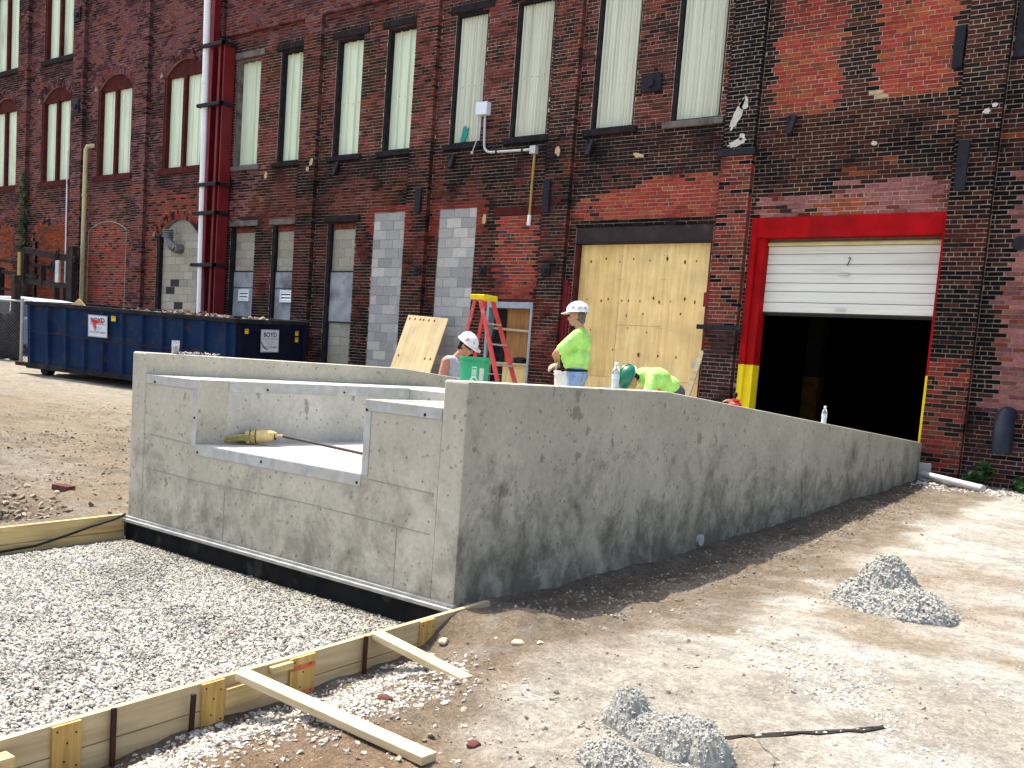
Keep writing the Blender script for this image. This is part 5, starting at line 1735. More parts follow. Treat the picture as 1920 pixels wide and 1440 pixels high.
# ------------------------------------------------------------------ step ladder
LX, LY = -10.28, 12.35
LZ = gzs(LX, LY) + .03
rz = math.atan2(.607, .794) - R(34)
lm = Matrix.Translation((LX, LY, LZ)) @ Matrix.Rotation(rz, 4, 'Z')
t = thing('step_ladder', 'red fibreglass step ladder with a yellow top in front of the small doorway', 'ladder', mat=lm)
M['ladder_red'] = plain('red_fibreglass', (.62, .055, .05), .45, 0, .2, 6, dirt=(.62, .45, .45), dirt_amt=.28)
M['alu'] = plain('aluminium', (.55, .55, .58), .4, .5, .15, 9)
hT = 2.34
# seen side-on and a little from the front: treads climb from the right
def rail(name, a, b, mat, w=.075, h=.03):
    return MB().bar(a, b, w, h, (0, 1, 0)).build(name, mat, t, bevel=.004)
fx, bx_ = .98, -.50
def fp(z, s): k = z / hT; return Vector((fx + (.06 - fx) * k, s * (.30 - .13 * k), z))
def bp(z, s): k = z / hT; return Vector((bx_ + (-.06 - bx_) * k, s * (.27 - .13 * k), z))
for s in (-1, 1):
    rail('front_rail', fp(0, s), fp(hT, s), M['ladder_red']); rail('rear_rail', bp(0, s), bp(hT, s), M['ladder_red'], .055, .025)
for k in range(1, 7):
    z_ = hT * k / 7.2
    a, b = fp(z_, -1), fp(z_, 1)
    MB().bar(a, b, .085, .025).build('tread', M['alu'], t, bevel=.004)
    if k % 2: MB().bar(bp(z_, -1), bp(z_, 1), .03, .03).build('rear_brace', M['alu'], t)
for s in (-1, 1): MB().bar(fp(1.15, s), bp(1.15, s), .02, .006).build('spreader', M['alu'], t)
MB().box(-.13, .15, -.19, .19, hT - .02, hT + .065).build('top_cap', M['yellow_paint'], t, bevel=.012)

# ------------------------------------------------------------------ dumpster
ex = Vector((.976, .216, 0)); ey = Vector((-.216, .976, 0))
for e in (ex, ey): e.z = -.0285 * e.x + .042 * e.y
ex.normalize(); ey = (ey - ex * ey.dot(ex)).normalized(); ez = ex.cross(ey)
DP = Vector((-16.80, 12.42, 0)); DP.z = gzs(DP.x, DP.y) + .02
dm = Matrix(((ex.x, ey.x, ez.x, DP.x), (ex.y, ey.y, ez.y, DP.y), (ex.z, ey.z, ez.z, DP.z), (0, 0, 0, 1)))
t = thing('dumpster', 'long blue roll-off dumpster heaped with rubble in front of the factory', 'dumpster', mat=dm)
M['blue'] = plain('blue_paint', (.011, .032, .10), .5, 0, .3, 3, dirt=(.03, .025, .025), dirt_amt=.35)
t2 = NT('blue_rusty'); co = t2.coord(); c_ = t2.mix(t2.ramp(t2.noise(co, 1.8, 6, .6), [(.35, 0), (.65, 1)]), (.004, .0145, .060), (.008, .030, .075))
c_ = t2.mix(t2.ramp(t2.noise(co, 3.4, 7, .7), [(.55, 0), (.66, .9)]), c_, (.05, .03, .02))
M['blue2'] = t2.out(c_, .65, 0, .1)
M['blue_shaded'] = plain('blue_paint_shaded', (.007, .009, .026), .75, 0, .35, 3, dirt=(.02, .015, .015), dirt_amt=.4)  # the dumpster blue darkened, so the tailgate's shade is in its colour
M['rim'] = plain('rim_steel', (.025, .024, .027), .75, 0, .4, 4, dirt=(.07, .055, .045), dirt_amt=.3)
L, W, HB, HT = 6.15, 2.3, .26, 1.66
MB().box(-L, -.02, .04, .09, HB, HT - .09).build('side_panel', M['blue2'], t)
MB().box(-L, -.02, W - .09, W - .04, HB, HT - .09).build('side_panel', M['blue'], t)
MB().box(-L, -L + .05, .09, W - .09, HB, HT - .09).build('end_panel', M['blue'], t)
dp = MB().box(-.03, .01, .03, W - .03, HB + .02, HT - .09).build('tailgate', M['blue_shaded'], t)
MB().box(-L, -.03, .09, W - .09, HB, HB + .05).build('floor_plate', M['rust'], t)
for k in range(11):
    x_ = -L + .06 + k * .575
    zt = HT - .10
    m = MB().prism([(x_, .041), (x_ + .03, -.03), (x_ + .11, -.03), (x_ + .14, .041)], 'z', HB - .05, zt if k != 3 else HB + .68)
    m.build('rib', M['blue2'], t)
for (y0, y1) in ((-.02, .10), (W - .10, W + .02)): MB().box(-L - .02, .02, y0, y1, HT - .09, HT).build('top_rail', M['rim'], t, bevel=.01)
MB().box(-L - .02, -L + .1, .10, W - .10, HT - .09, HT).build('top_rail', M['rim'], t, bevel=.01)
MB().box(-.06, .03, .10, W - .10, HT - .09, HT).build('top_rail', M['rim'], t, bevel=.01)
MB().box(-L, .0, -.01, .09, HB - .13, HB - .002).build('bottom_rail', M['rim'], t, bevel=.008)
MB().box(-L - .05, 0, .55, .70, .06, HB - .13).build('skid', M['rust'], t); MB().box(-L - .05, 0, 1.6, 1.75, .06, HB - .13).build('skid', M['rust'], t)
MB().box(-L - .42, -L + .35, .04, .20, HB - .10, HB - .02).build('pull_hook', M['rust'], t)
for y_ in (.12, W - .3):
    m = MB(); m.tube([(-L + .45, y_, .11), (-L + .45, y_ + .2, .11)], .12, 14); m.build('roller', M['iron'], t)
    m = MB(); m.tube([(-.45, y_, .11), (-.45, y_ + .2, .11)], .12, 14); m.build('roller', M['iron'], t)
for (z0, z1) in ((HB + .25, HB + .31), (HT - .38, HT - .32)): MB().box(.012, .05, .12, W - .12, z0, z1).build('gate_bar', M['blue_shaded'], dp)
for y_ in (.06, W - .16): MB().box(.012, .06, y_, y_ + .1, HB, HT - .1).build('gate_post', M['blue_shaded'], dp)
m = MB(); m.tube([(-L, .0, 1.0), (-L + 1.3, -.045, .97), (-L + 2.6, -.045, .93), (-L + 4.2, -.045, .92), (-.4, -.045, .92)], .008, 6); m.build('tie_cable', M['rust'], t)


def sign(name, o, ux, uz, w, h, rows, root, extra=None):
    """flat sign: origin o (lower left), ux along, uz up, rows = (text, size, x, y, material)"""
    nrm = Vector(ux).cross(Vector(uz))
    o, ux, uz = Vector(o), Vector(ux), Vector(uz)
    P = [o, o + ux * w, o + ux * w + uz * h, o + uz * h]
    b = nrm * .006
    m = MB().add([p for p in P] + [p + b for p in P], [(0, 1, 2, 3), (4, 5, 6, 7), (0, 1, 5, 4), (1, 2, 6, 5), (2, 3, 7, 6), (3, 0, 4, 7)])
    s = m.build(name, M['sign_white'], root)
    rim = MB()
    for (x0, x1, z0, z1) in ((0, w, 0, .018), (0, w, h - .018, h), (0, .018, .018, h - .018), (w - .018, w, .018, h - .018)):
        Q = [o + ux * a_ + uz * b_ + nrm * .0075 for a_, b_ in ((x0, z0), (x1, z0), (x1, z1), (x0, z1))]
        rim.add(Q, [(0, 1, 2, 3)])
    rim.build('sign_border', M['sign_rim'], s)
    for (txt, size, x, y, mt) in rows:
        cu = bpy.data.curves.new('lettering', 'FONT'); cu.body = txt; cu.size = size; cu.align_x = 'CENTER'; cu.extrude = .0
        if txt == 'BOYD': cu.offset = .003
        tmp = bpy.data.objects.new('tmp', cu); COL.objects.link(tmp)
        dg = bpy.context.evaluated_depsgraph_get()
        me = bpy.data.meshes.new_from_object(tmp.evaluated_get(dg)); bpy.data.objects.remove(tmp)
        me.name = 'lettering'
        for v in me.vertices:
            p = o + ux * (x + v.co.x * 1.18) + uz * (y + v.co.y) + nrm * .009
            v.co = p
        me.materials.clear(); me.materials.append(mt)
        lo = link('lettering', me, s)
    return s


M['sign_white'] = plain('sign_board', (.62, .66, .72), .5, 0, .08, 8)
M['sign_rim'] = plain('sign_edge', (.36, .40, .45), .5, 0, .2, 8)
M['ink'] = plain('ink_blue', (.03, .02, .07), .6); M['ink2'] = plain('ink_grey', (.12, .12, .14), .6)
rows = [('BOYD', .135, .29, .325, M['ink']), ('ROLL-OFF SERVICES', .046, .29, .268, M['ink2']), ('HAULING  DISPOSAL', .028, .29, .205, M['ink2']), ('DEMOLITION', .028, .29, .165, M['ink2']), ('(412) 279-6859', .066, .29, .085, M['ink'])]
s1 = sign('sign', (.052, .72, .98), (0, 1, 0), (0, 0, 1), .58, .48, rows, t)
m = MB(); m.tube([(.066, .72, 1.20), (.068, .78, 1.12), (.068, .85, 1.06), (.066, .93, 1.04)], .008, 6); m.build('strap', M['rubber'], s1)
s2 = sign('sign', (-4.12, -.034, 1.00), (1, 0, 0), (0, 0, 1), .58, .48, rows, t)
M['spray'] = plain('red_spray', (.70, .04, .03), .6, 0, .3, 30)
sp = MB()
def blot(x, z, w, h):
    P = [(x + w * random.uniform(.7, 1.1) * math.cos(a), z + h * random.uniform(.7, 1.1) * math.sin(a)) for a in np.linspace(0, 6.283, 14)[:-1]]
    sp.prism(P, 'y', -.0475, -.0455)
blot(-3.90, 1.335, .075, .055); blot(-3.96, 1.34, .045, .04); blot(-3.825, 1.34, .05, .035)
for (x_, z1, z0) in ((-3.96, 1.32, 1.23), (-3.93, 1.31, 1.17), (-3.90, 1.31, 1.12), (-3.88, 1.31, 1.20)): sp.box(x_ - .008, x_ + .008, -.0476, -.0456, z0, z1)
for k in range(6): sp.bar((-3.80 + .025 * k, -.0468, 1.305), (-3.785 + .025 * k, -.0468, 1.37), .012, .0012, (0, 1, 0))
sp.build('paint_splash', M['spray'], s2)['kind'] = 'stuff'
M['sticker'] = plain('yellow_sticker', (.75, .50, .02), .5, 0, .2, 30); M['sticker2'] = plain('orange_sticker', (.60, .20, .02), .5, 0, .2, 30)
for (x_, y_, z_, ax) in ((-3.43, -.0305, 1.38, 0), (.0515, .22, 1.36, 1), (.0515, 1.86, 1.34, 1), (.0515, 1.86, 1.20, 1)):
    if ax == 0:
        s_ = MB().box(x_, x_ + .13, y_ - .004, y_, z_, z_ + .11).build('warning_sticker', M['sticker'], t)
        MB().box(x_ + .01, x_ + .12, y_ - .0055, y_ - .0042, z_ + .075, z_ + .10).build('sticker_band', M['sticker2'], s_)
    else:
        s_ = MB().box(x_, x_ + .004, y_, y_ + .11, z_, z_ + .10).build('warning_sticker', M['sticker'], t)
        MB().box(x_ + .0042, x_ + .0055, y_ + .01, y_ + .10, z_ + .055, z_ + .09).build('sticker_band', M['sticker2'], s_)
# rubble in it
n = 44
xs = np.linspace(-L + .12, -.08, n * 2); ys = np.linspace(.12, W - .12, n)
Xg, Yg = np.meshgrid(xs, ys)
Zg = HT - .16 + .24 * (fbm(Xg * 1.2, Yg * 1.6, 61, 4) - .42) + .05 * (noise(Xg * 9, Yg * 9, 4) - .5) + .10 * np.exp(-((Xg + 2.2) / 1.3) ** 2) - .10 * sstep(-1.2, -.2, Xg)
idx = np.arange(Xg.size).reshape(Xg.shape)
q = np.stack([idx[:-1, :-1], idx[:-1, 1:], idx[1:, 1:], idx[1:, :-1]], -1)
cc = np.array([.14, .09, .06])[None] * (0.6 + .9 * fbm(Xg * 3, Yg * 3, 5, 3).reshape(-1, 1))
rb = np_mesh('rubble_load', np.stack([Xg, Yg, Zg], -1), q, M['ground'], None, cc)
rb.matrix_world = dm
tag(rb, 'dirt and brick rubble heaped in the blue dumpster', 'rubble', kind='stuff')
n = 420
px_, py_ = RNG.uniform(-L + .2, -.3, n), RNG.uniform(.15, W - .15, n)
pz_ = HT - .14 + .24 * (fbm(px_ * 1.2, py_ * 1.6, 61, 4) - .42) + .10 * np.exp(-((px_ + 2.2) / 1.3) ** 2) - .10 * sstep(-1.2, -.2, px_)
ch = stones('rubble_chunks', np.stack([px_, py_, pz_], -1), RNG.uniform(.02, .07, n), np.where((RNG.random(n) < .5)[:, None], scol(n, (.34, .29, .24), .4), scol(n, (.15, .085, .065), .4)), rb, .7)
ch['kind'] = 'stuff'
o = MB().prism([(-.2, 0), (.22, 0), (.02, .17)], 'y', -.01, .01).build('plywood_scrap', M['ply'], None)
o.matrix_world = dm @ Matrix.Translation((-4.73, .22, HT - .03)) @ Matrix.Rotation(.2, 4, 'Z')
tag(o, 'corner of a plywood scrap sticking out of the dumpster', 'plywood')

# ------------------------------------------------------------------ chain-link fence, car and loading frame at the far left
F0 = Vector((-26.45, 12.72, 0)); fd = Vector((.87, .49, 0)).normalized()
t = thing('chain_link_fence', 'chain-link fence with a dark windscreen left of the dumpster', 'fence', (F0.x, F0.y, gzs(F0.x, F0.y)))
def fz(p): return gzs(p.x, p.y)
HF = 1.60
M['galv'] = plain('galvanised_tube', (.42, .42, .43), .5, .3, .15, 8)
for s_ in (-5.0, -2.5, 0, 2.3):
    p = F0 + fd * s_
    m = MB(); m.tube([(p.x, p.y, fz(p) - .1), (p.x, p.y, fz(p) + HF + .06)], .042, 10); m.build('post', M['galv'], t, smooth=True)
for (a_, b_) in ((-5, 0), (0, 2.3)):
    p, q_ = F0 + fd * a_, F0 + fd * b_
    m = MB(); m.tube([(p.x, p.y, fz(p) + HF), (q_.x, q_.y, fz(q_) + HF)], .024, 8); m.build('top_rail', M['galv'], t, smooth=True)
def link_pt(s_, h): p = F0 + fd * s_; return Vector((p.x, p.y, fz(p) + h))
m = MB()
st = .085
k = -5.0 - HF
while k < 2.3:
    for sg in (1, -1):
        s0, s1 = (k, k + HF) if sg > 0 else (k + HF, k)
        h0, h1 = .04, HF
        # clip to the fence length
        def at(tt): return s0 + (s1 - s0) * tt
        ts = [0, 1]
        for lim in (-5.0, 2.3):
            if (s0 - lim) * (s1 - lim) < 0: ts.append((lim - s0) / (s1 - s0))
        ts = sorted(ts)
        for a_, b_ in zip(ts[:-1], ts[1:]):
            mid = at((a_ + b_) / 2)
            if -5.0 <= mid <= 2.3:
                m.tube([link_pt(at(a_), h0 + (h1 - h0) * a_), link_pt(at(b_), h0 + (h1 - h0) * b_)], .0042, 3, False)
    k += st
o = m.build('wire_mesh', plain('dull_wire', (.16, .16, .165), .7), t); o['kind'] = 'stuff'
bk = Vector((fd.y, -fd.x, 0)) * -.06
a_, b_ = F0 + fd * -5 + bk, F0 + fd * -.12 + bk
ms = MB(); nn = 30
V = []
for i in range(nn + 1):
    p = a_.lerp(b_, i / nn); w_ = .018 * math.sin(i * 1.9)
    for h in (.02, .6, 1.05, HF - .32): V.append((p.x + bk.x * w_ * 20, p.y + bk.y * w_ * 20, fz(p) + h))
ms.add(V, [(4 * i + j, 4 * i + 4 + j, 4 * i + 5 + j, 4 * i + 1 + j) for i in range(nn) for j in range(3)])
sc = ms.build('windscreen', plain('dark_screen', (.035, .033, .035), .9, 0, .5, 3, dirt=(.12, .11, .10), dirt_amt=.2), t, smooth=True)
sc.modifiers.new('s', 'SOLIDIFY').thickness = .006
p = F0 + fd * -.32 + bk * 3
tag(MB().box(p.x - .09, p.x + .09, p.y - .09, p.y + .09, fz(p) - .1, fz(p) + 2.25).build('timber_post', plain('weathered_post', (.055, .042, .036), .9, 0, .5, 9, .4), None, bevel=.012), 'weathered brown timber post behind the chain-link fence', 'post')

# car behind the fence (only its roof and windows show above the screen)
cz = gzs(-29, 14.0) - .05
t = thing('parked_car', 'blue car with a pale roof parked behind the chain-link fence', 'car', (-29.2, 14.25, cz))
body = [(-31.4, .35), (-31.4, .95), (-30.9, 1.1), (-30.4, 1.62), (-29.9, 1.70), (-28.2, 1.70), (-27.6, 1.60), (-27.0, 1.12), (-26.6, 1.02), (-26.4, .9), (-26.4, .35)]
body = [(x_, z_ + cz) for x_, z_ in body]
MB().prism([(body[0][0], body[0][1])] + [(x_, min(z_, cz + 1.14)) for x_, z_ in body[1:]], 'y', 13.55, 15.2).build('body', plain('car_paint', (.03, .09, .22), .3, 0, .1), t, bevel=.06)
MB().prism([(-30.9, cz + 1.12), (-30.45, cz + 1.58), (-27.65, cz + 1.58), (-27.05, cz + 1.12)], 'y', 13.62, 15.13).build('windows', plain('car_glass', (.03, .05, .08), .08, 0, .1), t, bevel=.04)
MB().prism([(-30.5, cz + 1.56), (-30.35, cz + 1.63), (-29.8, cz + 1.70), (-28.3, cz + 1.70), (-27.75, cz + 1.64), (-27.55, cz + 1.56)], 'y', 13.60, 15.15).build('roof', plain('pale_roof', (.66, .70, .74), .35, 0, .05), t, bevel=.04)
for x_ in (-30.2, -29.0, -27.9): MB().bar((x_, 13.6, cz + 1.12), (x_ + .05, 13.61, cz + 1.6), .05, .03, (0, 1, 0)).build('pillar', M['cap'], t)
for (x_, y_) in ((-30.5, 13.6), (-27.4, 13.6), (-30.5, 14.95), (-27.4, 14.95)):
    m = MB(); m.tube([(x_, y_ - .04, cz + .36), (x_, y_ + .2, cz + .36)], .34, 20); w_ = m.build('wheel', M['rubber'], t, smooth=True)
    m = MB(); m.tube([(x_, y_ - .05, cz + .36), (x_, y_ - .03, cz + .36)], .2, 16); m.build('rim', M['galv'], w_)

FYb = 14.95
t = thing('steel_frame', 'dark rusty steel frame of beams standing before the arched orange infill', 'frame', (-29, FYb, .9))
M['frame_dark'] = plain('frame_steel', (.028, .022, .022), .85, 0, .5, 5, dirt=(.07, .05, .04), dirt_amt=.3)
def fb(a, b, w=.12, h=.16, mt='frame_dark'): return MB().bar(a, b, w, h).build('beam', M[mt], t, bevel=.006)
fb((-30.9, FYb, 4.02), (-27.9, FYb, 3.72), .14, .20)
fb((-33.2, FYb + .1, 3.78), (-29.7, FYb + .1, 3.52), .08, .11)
fb((-33.2, FYb, 3.42), (-30.2, FYb, 3.22), .08, .12)
fb((-31.2, FYb + .05, 3.12), (-28.0, FYb + .05, 2.92), .14, .18)
fb((-33.2, FYb, 2.86), (-31.2, FYb, 2.78), .08, .08)
for (x_, z0, z1, w_) in ((-30.98, 1.0, 4.08, .16), (-29.85, 2.95, 3.55, .07), (-28.15, 1.0, 4.1, .30), (-32.5, 1.0, 3.5, .08), (-29.0, 1.0, 2.9, .06), (-28.5, 1.0, 2.9, .06)):
    MB().box(x_ - w_ / 2, x_ + w_ / 2, FYb - .08, FYb + .08, z0, z1).build('post', M['frame_dark'], t, bevel=.006)
MB().box(-31.22, -31.08, FYb - .12, FYb + .02, 2.75, 3.95).build('ochre_post', M['yellow_pipe'], t, bevel=.006)
MB().box(-28.82, -28.62, FYb - .16, FYb - .09, 3.05, 3.68).build('cable_box', M['galv'], t, bevel=.01)
m = MB(); m.tube([(-28.85, FYb - .1, 4.0), (-29.0, FYb - .12, 3.55), (-29.15, FYb - .12, 3.2), (-29.3, FYb - .12, 3.0)], .02, 6); m.build('cable', M['rubber'], t)
m = MB(); m.tube([(-28.7, FYb - .1, 4.05), (-28.9, FYb - .13, 3.6), (-29.05, FYb - .13, 3.25), (-29.2, FYb - .13, 3.0)], .02, 6); m.build('cable', M['rubber'], t)


# ------------------------------------------------------------------ plants
def leaves(name, pts, nrm, size, cols, mat, parent=None):
    """leaf blades: pointed ovals of 6 verts"""
    V, Q, C = [], [], []
    for p, nv, s_, c in zip(pts, nrm, size, cols):
        nv = Vector(nv).normalized(); a = nv.orthogonal().normalized()
        a.rotate(Matrix.Rotation(random.uniform(0, 6.28), 3, nv)); b = nv.cross(a)
        p = Vector(p); n0 = len(V)
        for (u_, v_, h_) in ((-1, 0, 0), (-.3, .5, .1), (.4, .42, .1), (1, 0, -.15), (.4, -.42, .1), (-.3, -.5, .1)):
            V.append(tuple(p + a * u_ * s_ + b * v_ * s_ + nv * h_ * s_)); C.append(c)
        Q += [(n0, n0 + 1, n0 + 4 + 1, n0), (n0 + 1, n0 + 2, n0 + 4, n0 + 5), (n0 + 2, n0 + 3, n0 + 4, n0 + 2)]
    me = bpy.data.meshes.new(name)
    off = OFF[parent] if parent is not None else Vector((0, 0, 0))
    me.from_pydata([tuple(Vector(v) - off) for v in V], [], [tuple(dict.fromkeys(q)) for q in Q])
    at = me.color_attributes.new('Col', 'FLOAT_COLOR', 'POINT')
    at.data.foreach_set('color', np.concatenate([np.array(C), np.ones((len(C), 1))], 1).astype(np.float32).ravel())
    me.materials.append(mat)
    return link(name, me, parent)


M['leaf'] = mat_vcol('leaf', .6, 30, .1, .8, 1.2)
def plant(label, x, y, h, w, n, kind='weed'):
    z = gzs(x, y)
    t = thing('weed' if kind == 'weed' else 'ivy', label, 'plant', (x, y, z))
    st_ = MB(); P, N, S, C = [], [], [], []
    for k in range(max(4, n // 14)):
        a = random.uniform(0, 6.28); hh = h * random.uniform(.5, 1.0); rr = w * random.uniform(.2, 1)
        tip_ = Vector((x + rr * math.cos(a), y + rr * math.sin(a) * .6, z + hh))
        mid_ = Vector((x + rr * .35 * math.cos(a), y + rr * .3 * math.sin(a), z + hh * .6))
        st_.tube([(x, y, z - .03), mid_, tip_], .006, 5)
        for j in range(14):
            f = random.uniform(.25, 1)
            q_ = (Vector((x, y, z)).lerp(mid_, f * 2) if f < .5 else mid_.lerp(tip_, f * 2 - 1)) + Vector([random.gauss(0, .05) for _ in range(3)])
            P.append(q_); N.append((random.gauss(0, .6), -.4 + random.gauss(0, .5), .8)); S.append(random.uniform(.03, .06))
            g = random.uniform(.6, 1.3); C.append((.018 * g, .052 * g, .014 * g))
    leaves('foliage', P, N, S, C, M['leaf'], t)
    st_.build('stem', M['leafstem'], t)
    return t


M['leafstem'] = plain('stem', (.06, .09, .03), .8)
plant('leafy green weed at the wall foot right of the last pilaster', -3.24, 15.26, .22, .18, 60)
plant('bushy green weed at the right edge below the black drain stub', -2.70, 15.24, .20, .22, 80)
plant('thin green creeper on the wall left of the black drain stub', -3.14, 15.36, .40, .06, 28)
x_, z0 = -32.0, 1.0
t = thing('ivy', 'dark green ivy climbing the pilaster left of the beige gas pipe', 'plant', (-31.95, FY - .1, z0))
P, N, S, C = [], [], [], []
for k in range(900):
    f = random.random() ** 1.3; zz = z0 + f * 5.6
    P.append((-32.0 + random.gauss(0, .22 * (1.05 - f) + .05), FY - .14 - random.uniform(0, .08), zz)); N.append((random.gauss(0, .4), -1, random.gauss(.3, .4))); S.append(random.uniform(.035, .075))
    g = random.uniform(.4, 1.2); C.append((.03 * g, .07 * g, .02 * g))
leaves('foliage', P, N, S, C, M['leaf'], t)
m = MB(); m.tube([(-32.0, FY - .13, .9), (-32.03, FY - .13, 3), (-31.98, FY - .13, 5), (-32.0, FY - .13, 6.4)], [.03, .025, .015, .008], 6); m.build('stem', M['leafstem'], t)


# ------------------------------------------------------------------ people
def blob(name, parts, mat, parent, voxel=.012, smooth=6):
    """one continuous skin grown over tapered limbs and ellipsoids"""
    bm = bmesh.new()
    def ball(c, r, rot=None):
        M4 = Matrix.Translation(c)
        if rot is not None: M4 = M4 @ rot
        M4 = M4 @ Matrix.Diagonal((*r, 1))
        bmesh.ops.create_icosphere(bm, subdivisions=3 if max(r) > .12 else 2, radius=1, matrix=M4)
    for p in parts:
        if p[0] == 'c':                       # capsule chain: ('c', [(point, radius), ...])
            ch_ = p[1]
            for (a, ra), (b, rb_) in zip(ch_[:-1], ch_[1:]):
                a, b = Vector(a), Vector(b)
                n = max(2, int((b - a).length / (min(ra, rb_) * .7)) + 1)
                for i in range(n + 1):
                    f = i / n; r_ = ra + (rb_ - ra) * f
                    ball(a.lerp(b, f), (r_, r_, r_))
        else:                                 # ellipsoid: ('e', centre, radii, pitch)
            ball(Vector(p[1]), p[2], Matrix.Rotation(p[3], 4, 'Y') if len(p) > 3 else None)
    me = bpy.data.meshes.new(name); bm.to_mesh(me); bm.free()
    o = bpy.data.objects.new('tmp', me); COL.objects.link(o)
    r = o.modifiers.new('r', 'REMESH'); r.mode = 'VOXEL'; r.voxel_size = voxel; r.use_smooth_shade = True
    s = o.modifiers.new('s', 'SMOOTH'); s.iterations = smooth; s.factor = .5
    dg = bpy.context.evaluated_depsgraph_get()
    me2 = bpy.data.meshes.new_from_object(o.evaluated_get(dg))
    bpy.data.objects.remove(o); bpy.data.meshes.remove(me)
    me2.name = name
    me2.materials.clear(); me2.materials.append(mat)
    me2.polygons.foreach_set('use_smooth', [True] * len(me2.polygons))
    return link(name, me2, parent)


M['skin'] = plain('skin', (.50, .26, .17), .55, 0, .12, 14)
M['skin_red'] = plain('sunburnt_skin', (.50, .235, .155), .55, 0, .14, 14)
def cloth(name, col, var=.10, sc=5):
    t = NT(name); co = t.coord()
    f = t.ramp(t.noise(co, sc, 3), [(.3, 1 - var), (.7, 1 + var)])
    fold = t.noise(t.coord((1, 1, .45)), 9, 4, .6, .8)
    t.bump(fold, 1.0, .06)
    return t.out(t.mix(1.0, col, f, 'MULTIPLY'), .9, 0, .15)


M['hivis'] = cloth('hi_vis_shirt', (.44, .80, .20), .16)
M['grey_tee'] = cloth('grey_sleeveless', (.44, .46, .56))
M['jeans'] = cloth('faded_jeans', (.26, .36, .55), .25, 12)
M['dark_jeans'] = cloth('dark_trousers', (.10, .11, .14), .2)
M['boot'] = plain('boot_leather', (.12, .08, .05), .7)
M['hat_white'] = plain('white_hard_hat', (.74, .75, .75), .3, 0, .05, 9)
M['hat_green'] = plain('green_hard_hat', (.008, .16, .09), .3, 0, .05, 9)
M['hair_grey'] = plain('grey_hair', (.14, .12, .11), .8, 0, .3, 50)
M['hair_dark'] = plain('dark_hair', (.03, .022, .018), .8, 0, .3, 50)
M['glove'] = plain('work_glove', (.42, .36, .27), .85, 0, .3, 20)
M['eye'] = plain('eye_dark', (.02, .018, .016), .3)
M['sticker_pink'] = plain('pink_sticker', (.72, .25, .30), .5, 0, .2, 30)
M['sticker_blue'] = plain('blue_sticker', (.40, .50, .62), .5, 0, .2, 30)


